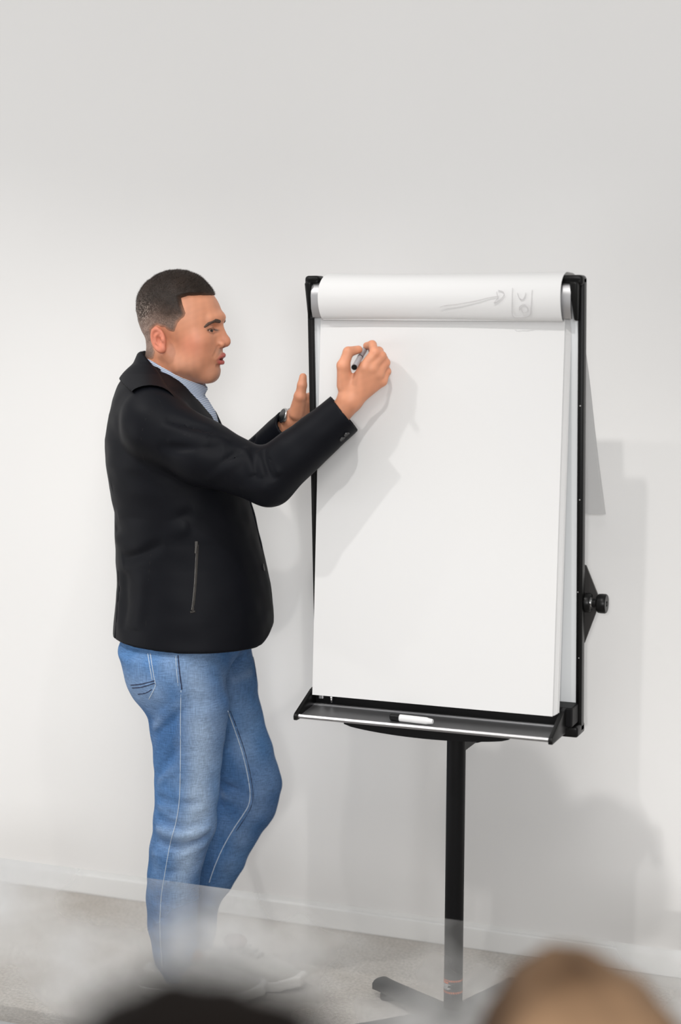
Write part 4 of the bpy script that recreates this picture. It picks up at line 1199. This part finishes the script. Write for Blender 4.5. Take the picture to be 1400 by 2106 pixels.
# --- shoes -----------------------------------------------------------------------------------
m_shoe = mat('off_white_shoe_leather', (.52, .50, .47), rough=0.55, bump=(300, 0.08, 0.0008))
m_sole = mat('white_rubber_sole', (.78, .76, .73), rough=0.6)
m_tongue = mat('brown_shoe_lining', (.20, .085, .055), rough=0.7)
m_lace = mat('shoe_lace', (.30, .28, .26), rough=0.8)
def shoe(heel, ang):
    ca, sa = math.cos(ang), math.sin(ang)
    hx_, hy_ = float(heel[0]), float(heel[1])
    def T(P):
        x = P[:, 0] - hx_; y = P[:, 1] - hy_
        return np.stack([x * ca + y * sa, -x * sa + y * ca, P[:, 2]], 1).astype(f32)
    def I(p): 
        return to_world((hx_ + p[0] * ca - p[1] * sa, hy_ + p[0] * sa + p[1] * ca, p[2]))
    def wid(x): return np.interp(x, [0, .03, .09, .15, .20, .25, .285], [.024, .033, .034, .042, .047, .040, .018]).astype(f32)
    def foot2(q, g=0.0):
        w = wid(q[:, 0]) + g
        return np.maximum(np.abs(q[:, 1] + 0.004 * np.sin(q[:, 0] * 14)) - w, np.maximum(-g - q[:, 0], q[:, 0] - .288 - g))
    def sole(P):
        q = T(P); lift = 0.012 * sstep(q[:, 0], .22, .29)
        return smax(foot2(q, .003) * 0.8, np.abs(q[:, 2] - 0.015 - lift) - 0.014 + 0.0015 * np.sin(q[:, 2] * 900), 0.006)
    def upper(P):
        q = T(P)
        top = np.interp(q[:, 0], [-.01, .03, .08, .12, .17, .22, .29], [.080, .072, .074, .084, .074, .058, .040]).astype(f32)
        w = wid(q[:, 0]) * (1 - 0.30 * np.clip((q[:, 2] - .03) / .07, 0, 1))
        f = smax(np.maximum(np.abs(q[:, 1] + 0.004 * np.sin(q[:, 0] * 14)) - w, np.maximum(-q[:, 0] + 0.10 * np.clip(q[:, 2] - .05, -1, 1), q[:, 0] - .287)) * 0.8, (q[:, 2] - top) * 0.8, 0.016)
        f = smax(f, 0.022 - q[:, 2], 0.002)
        f = smax(f, -ell(q, (.055, 0, .115), (.048, .026, .045)), 0.006)
        return f
    pts = np.array([(hx_ + a * ca - b * sa, hy_ + a * sa + b * ca) for a in (-.02, .31) for b in (-.06, .06)])
    lo = (pts[:, 0].min(), pts[:, 1].min(), -.0005); hi = (pts[:, 0].max(), pts[:, 1].max(), .13)
    u = sdf_obj('shoe', upper, lo, hi, 0.003, m_shoe, man, levels=3)
    sdf_obj('shoe_sole', sole, (lo[0], lo[1], -.01), hi, 0.003, m_sole, u, levels=3)
    sdf_obj('shoe_tongue', lambda P: ell(T(P), (.112, 0, .098), (.030, .022, .018)), lo, (hi[0], hi[1], .16), 0.003, m_tongue, u, levels=3)
    for k in range(4):
        x = .125 + .018 * k; z = float(np.interp(x, [.12, .17, .22], [.100, .079, .061]))
        tube_obj('lace', [I((x, -.024, z - .008)), I((x + .004, 0, z + .002)), I((x, .024, z - .008))], .0028, m_lace, u, 6)
shoe(L(296, 2036, -.085), math.radians(-6))
shoe(L(398, 2008, .045), math.radians(-22))

# ------------------------------------------------------------------ marker in the writing hand
nib = to_world(R_(757, 706, -.0005)); back = to_world(R_(728, 756, -.118))
ax = (back - nib).normalized(); ln = (back - nib).length
m_mgrey = mat('grey_marker_barrel', (.33, .33, .35), rough=0.35)
m_nib = mat('marker_nib', (.01, .01, .01), rough=0.8)
hm = root('marker_pen', nib, 'grey marker pen with black end held in the writing hand', 'marker')
smooth_by_angle(lathe_obj('barrel', [(.0050, .020), (.0060, .024), (.0062, ln - .003)], nib, ax, m_mgrey, hm, 24))
smooth_by_angle(lathe_obj('band', [(.00635, ln * .58), (.00635, ln * .58 + .003)], nib, ax, m_blackp, hm, 24))
smooth_by_angle(lathe_obj('end_plug', [(.0062, ln - .003), (.0062, ln - .0005), (.0052, ln)], nib, ax, m_blackp, hm, 24))
smooth_by_angle(lathe_obj('nib', [(.0012, 0), (.002, .004), (.0034, .008), (.0045, .02)], nib, ax, m_nib, hm, 16))

# ------------------------------------------------------------------ watch on the other wrist
wa = (LW - (EL_L * .45 + WR_L * .55)); wa = wa / np.linalg.norm(wa)
wc = L(606, 862, -.055)
W3 = ROOT[man.name].to_3x3()
wax = (W3 @ Vector([float(c) for c in wa])).normalized()
watch = root('wrist_watch', to_world(wc), 'steel wrist watch on the left wrist at the blazer cuff', 'watch')
cam_side = (CAMP - to_world(wc)).normalized()
rad_dir = (cam_side - wax * cam_side.dot(wax)).normalized()
tan_dir = wax.cross(rad_dir)
rw = .0262
m_link = mat('steel_link', (.55, .55, .54), rough=0.28, metal=1.0)
for k in range(22):
    a = 2 * math.pi * k / 22
    c0 = to_world(wc) + (rad_dir * math.cos(a) + tan_dir * math.sin(a)) * rw
    e1 = (-rad_dir * math.sin(a) + tan_dir * math.cos(a)); e2 = (rad_dir * math.cos(a) + tan_dir * math.sin(a))
    bm = bmesh.new(); add_box(bm, -.0075, .0075, -.0033, .0033, -.0014, .0014, bev=.0006, seg=1)
    bm_out('bracelet_link', bm, m_link, watch, False, lambda v: c0 + wax * v.x + e1 * v.y + e2 * v.z)
td = (rad_dir * 0.55 - tan_dir * 0.83)
td = td.normalized()
cc = to_world(wc) + td * (rw - .001)
smooth_by_angle(lathe_obj('watch_case', [(.0165, 0), (.0178, .002), (.0178, .006), (.0160, .008)], cc, td, m_link, watch, 32))
smooth_by_angle(lathe_obj('watch_dial', [(.0155, .0078), (.0150, .0086)], cc, td, mat('black_dial', (.006, .007, .008), rough=0.1), watch, 32))

# ------------------------------------------------------------------ low glass screen in front of the stage
GY = 3.22
gt = on_y(936, 1892, GY).z
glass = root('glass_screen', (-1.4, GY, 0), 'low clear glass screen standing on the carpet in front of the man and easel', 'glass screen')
m_glass = bpy.data.materials.new('glass_painted_haze'); m_glass.use_nodes = True
def paint_haze(m):
    nt = m.node_tree; N = nt.nodes; Lk = nt.links
    N.remove(N['Principled BSDF']); out = N['Material Output']
    tr = N.new('ShaderNodeBsdfTransparent'); tr.inputs[0].default_value = (.97, .98, .975, 1)
    gl = N.new('ShaderNodeBsdfGlossy'); gl.inputs['Roughness'].default_value = 0.05
    fr = N.new('ShaderNodeFresnel'); fr.inputs[0].default_value = 1.45
    m1 = N.new('ShaderNodeMixShader'); Lk.new(fr.outputs[0], m1.inputs[0]); Lk.new(tr.outputs[0], m1.inputs[1]); Lk.new(gl.outputs[0], m1.inputs[2])
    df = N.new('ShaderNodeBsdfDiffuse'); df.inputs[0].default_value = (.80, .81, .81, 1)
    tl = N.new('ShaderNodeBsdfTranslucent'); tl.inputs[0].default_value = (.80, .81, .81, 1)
    m2 = N.new('ShaderNodeMixShader'); m2.inputs[0].default_value = 0.45; Lk.new(df.outputs[0], m2.inputs[1]); Lk.new(tl.outputs[0], m2.inputs[2])  # white film painted on the pane in place of room reflections
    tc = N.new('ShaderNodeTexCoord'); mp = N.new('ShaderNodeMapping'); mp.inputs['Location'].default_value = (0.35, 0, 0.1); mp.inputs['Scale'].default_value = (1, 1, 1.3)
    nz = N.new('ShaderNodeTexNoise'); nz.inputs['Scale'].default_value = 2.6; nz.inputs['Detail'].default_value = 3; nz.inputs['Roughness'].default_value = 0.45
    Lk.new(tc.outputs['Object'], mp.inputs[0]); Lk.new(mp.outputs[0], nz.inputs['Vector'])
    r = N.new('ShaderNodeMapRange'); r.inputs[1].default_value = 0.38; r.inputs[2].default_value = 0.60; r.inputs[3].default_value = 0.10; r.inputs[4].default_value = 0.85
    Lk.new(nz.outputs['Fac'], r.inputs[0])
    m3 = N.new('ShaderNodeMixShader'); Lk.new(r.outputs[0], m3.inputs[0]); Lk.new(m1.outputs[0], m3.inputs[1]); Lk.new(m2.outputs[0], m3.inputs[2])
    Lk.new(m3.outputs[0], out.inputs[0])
paint_haze(m_glass)
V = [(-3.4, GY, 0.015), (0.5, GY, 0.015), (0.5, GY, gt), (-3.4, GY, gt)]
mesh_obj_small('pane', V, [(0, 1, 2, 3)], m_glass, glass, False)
box_obj('base_rail', (-3.4, 0.5, GY - .02, GY + .02, 0, 0.02), m_alu, glass, bev=0.003)

# ------------------------------------------------------------------ seated audience, heads just in front of the camera
def audience(label, px, py, d, hair_a, hair_b, top, seed, hscale=1.0, turn=0.0):
    r0 = ray(px, py); P0 = CAMP + r0 * (d / r0.dot(RY))
    org = Vector((P0.x, P0.y, 0)); ztop = P0.z
    fwd = Matrix.Rotation(turn, 3, 'Z')
    bas = Matrix((fwd @ RX, fwd @ RY, Vector((0, 0, 1)))).transposed()
    per = root('person', org, label, 'person', 'seated audience', bas)
    ztop -= 0.022; hz = ztop - 0.115 * hscale
    Hd = V3(0, 0.0, hz)
    def hd(P):
        f = ell(P, (0, -0.005, hz + .005), (.074 * hscale, .095 * hscale, .103 * hscale))
        f = smin(f, ell(P, (0, .045, hz - .06), (.05, .05, .06)), .03)
        f = smin(f, cone(P, (0, .09, hz - .015), (0, .105, hz - .045), .007, .013), .012)
        s = P.copy(); s[:, 0] = np.abs(s[:, 0])
        f = smin(f, ell(s, (.078, .0, hz - .02), (.009, .018, .030)), .006)
        return f
    sh = hz - .30
    def bdy(P):
        s = P.copy(); s[:, 0] = np.abs(s[:, 0])
        f = hd(P)
        f = smin(f, cone(P, (0, -.02, hz - .06), (0, -.035, hz - .20), .055, .065), .03)
        f = smin(f, ell(P, (0, -.03, sh - .15), (.15, .09, .30)), .05)
        f = smin(f, chain(s, [(.15, -.03, sh + .06), (.20, .02, sh - .2), (.12, .24, sh - .33)], [.05, .04, .03]), .04)
        f = smin(f, ell(s, (.10, .29, sh - .335), (.04, .06, .022)), .02)
        f = smin(f, chain(s, [(.09, 0, .50), (.11, .42, .50), (.11, .42, .10), (.11, .50, .05)], [.08, .055, .04, .035]), .05)
        return f
    def shirt_(P):
        s = P.copy(); s[:, 0] = np.abs(s[:, 0])
        f = ell(P, (0, -.03, sh - .15), (.175, .115, .32))
        f = smin(f, cone(s, (.05, -.03, sh + .10), (.16, -.03, sh + .06), .062, .062), .05)
        f = smin(f, chain(s, [(.16, -.03, sh + .05), (.205, .02, sh - .2), (.14, .20, sh - .31)], [.068, .055, .042]), .04)
        f = f + .002 * snoise(P, 30, seed)
        return smax(f, P[:, 2] - (hz - .16), .02)
    def trs(P):
        s = P.copy(); s[:, 0] = np.abs(s[:, 0])
        f = chain(s, [(.08, -.03, .53), (.11, .42, .51), (.11, .42, .12)], [.105, .075, .058], .03)
        return smax(f, .09 - P[:, 2], .01) + .002 * snoise(P, 35, seed + 1)
    def hr(P):
        f = hd(P) - .020 * hscale + .006 * snoise(P, 60, seed + 2) + .003 * snoise(P, 160, seed + 3)
        face = np.maximum(.035 - P[:, 1], P[:, 2] - (hz + .055))
        f = smax(f, -face * .9 if False else (np.minimum(P[:, 1] - .045, (hz + .05) - P[:, 2]) * .8), .02)
        return smax(f, (hz - .085) - P[:, 2], .02)
    mh = mat('audience_hair_%d' % seed, hair_b, rough=0.65, spec=0.12, attr='Col', bump=(260, .4, .003))
    def hcol(V):
        return mixc(np.tile(np.array(hair_a), (len(V), 1)), np.array(hair_b), .5 + .5 * snoise(V, 45, seed + 5))
    sdf_obj('body', bdy, (-.30, -.2, .01), (.30, .62, ztop + .02), .007, m_skin_a, per)
    sdf_obj('hair', hr, (-.14, -.16, hz - .12), (.14, .16, ztop + .05), .004, mh, per, hcol)
    sdf_obj('sweater', shirt_, (-.32, -.2, .40), (.32, .32, hz), .007, top, per)
    sdf_obj('trousers', trs, (-.25, -.18, .05), (.25, .54, .72), .008, m_trs, per)
    for sx in (-1, 1):
        sdf_obj('shoe', lambda P: smax(ell(P, (sx * .11, .50, .045), (.048, .13, .055)), .002 - P[:, 2], .004), (-.2, .33, -.01), (.2, .66, .12), .006, m_blackp, per)
    # simple stacking chair
    W = ROOT[per.name]
    ch = root('chair', org, label.replace('head of a', 'chair of the').split(' seen')[0] if False else CH_LABEL[seed], 'chair', 'audience chairs', bas)
    wbox = lambda name, b, m, bev: box_obj(name, b, m, ch, bev, lambda v: W @ v)
    wbox('seat', (-.22, .22, -.18, .26, .39, .415), m_seatc, .01)
    wbox('backrest', (-.21, .21, -.205, -.185, .55, .83), m_seatc, .008)
    for sx in (-.2, .2):
        for sy in (-.19, .23):
            tube_obj('leg', [W @ Vector((sx, sy, 0)), W @ Vector((sx, sy, .40 if sy > 0 else .80))], .011, m_steel, ch, 10)
    return per
m_skin_a = mat('audience_skin', (.62, .32, .21), rough=.5, spec=.4)
m_trs = mat('audience_trousers', (.03, .033, .045), rough=.9)
m_seatc = mat('grey_chair_fabric', (.12, .12, .13), rough=.9, bump=(500, .2, .001))
CH_LABEL = {101: 'grey chair under the listener with nearly black hair', 111: 'grey chair under the listener with brown hair'}
audience('seated listener with nearly black hair, seen from behind', 405, 1998, .74, (.003, .002, .0015), (.008, .005, .0035), mat('charcoal_knit', (.05, .05, .055), rough=.9), 101, 1.0, math.radians(28))
audience('seated listener with tousled light brown hair, seen from behind', 1190, 1955, 1.42, (.05, .024, .011), (.40, .25, .145), mat('beige_knit', (.35, .28, .2), rough=.9), 111, 1.12, math.radians(-14))
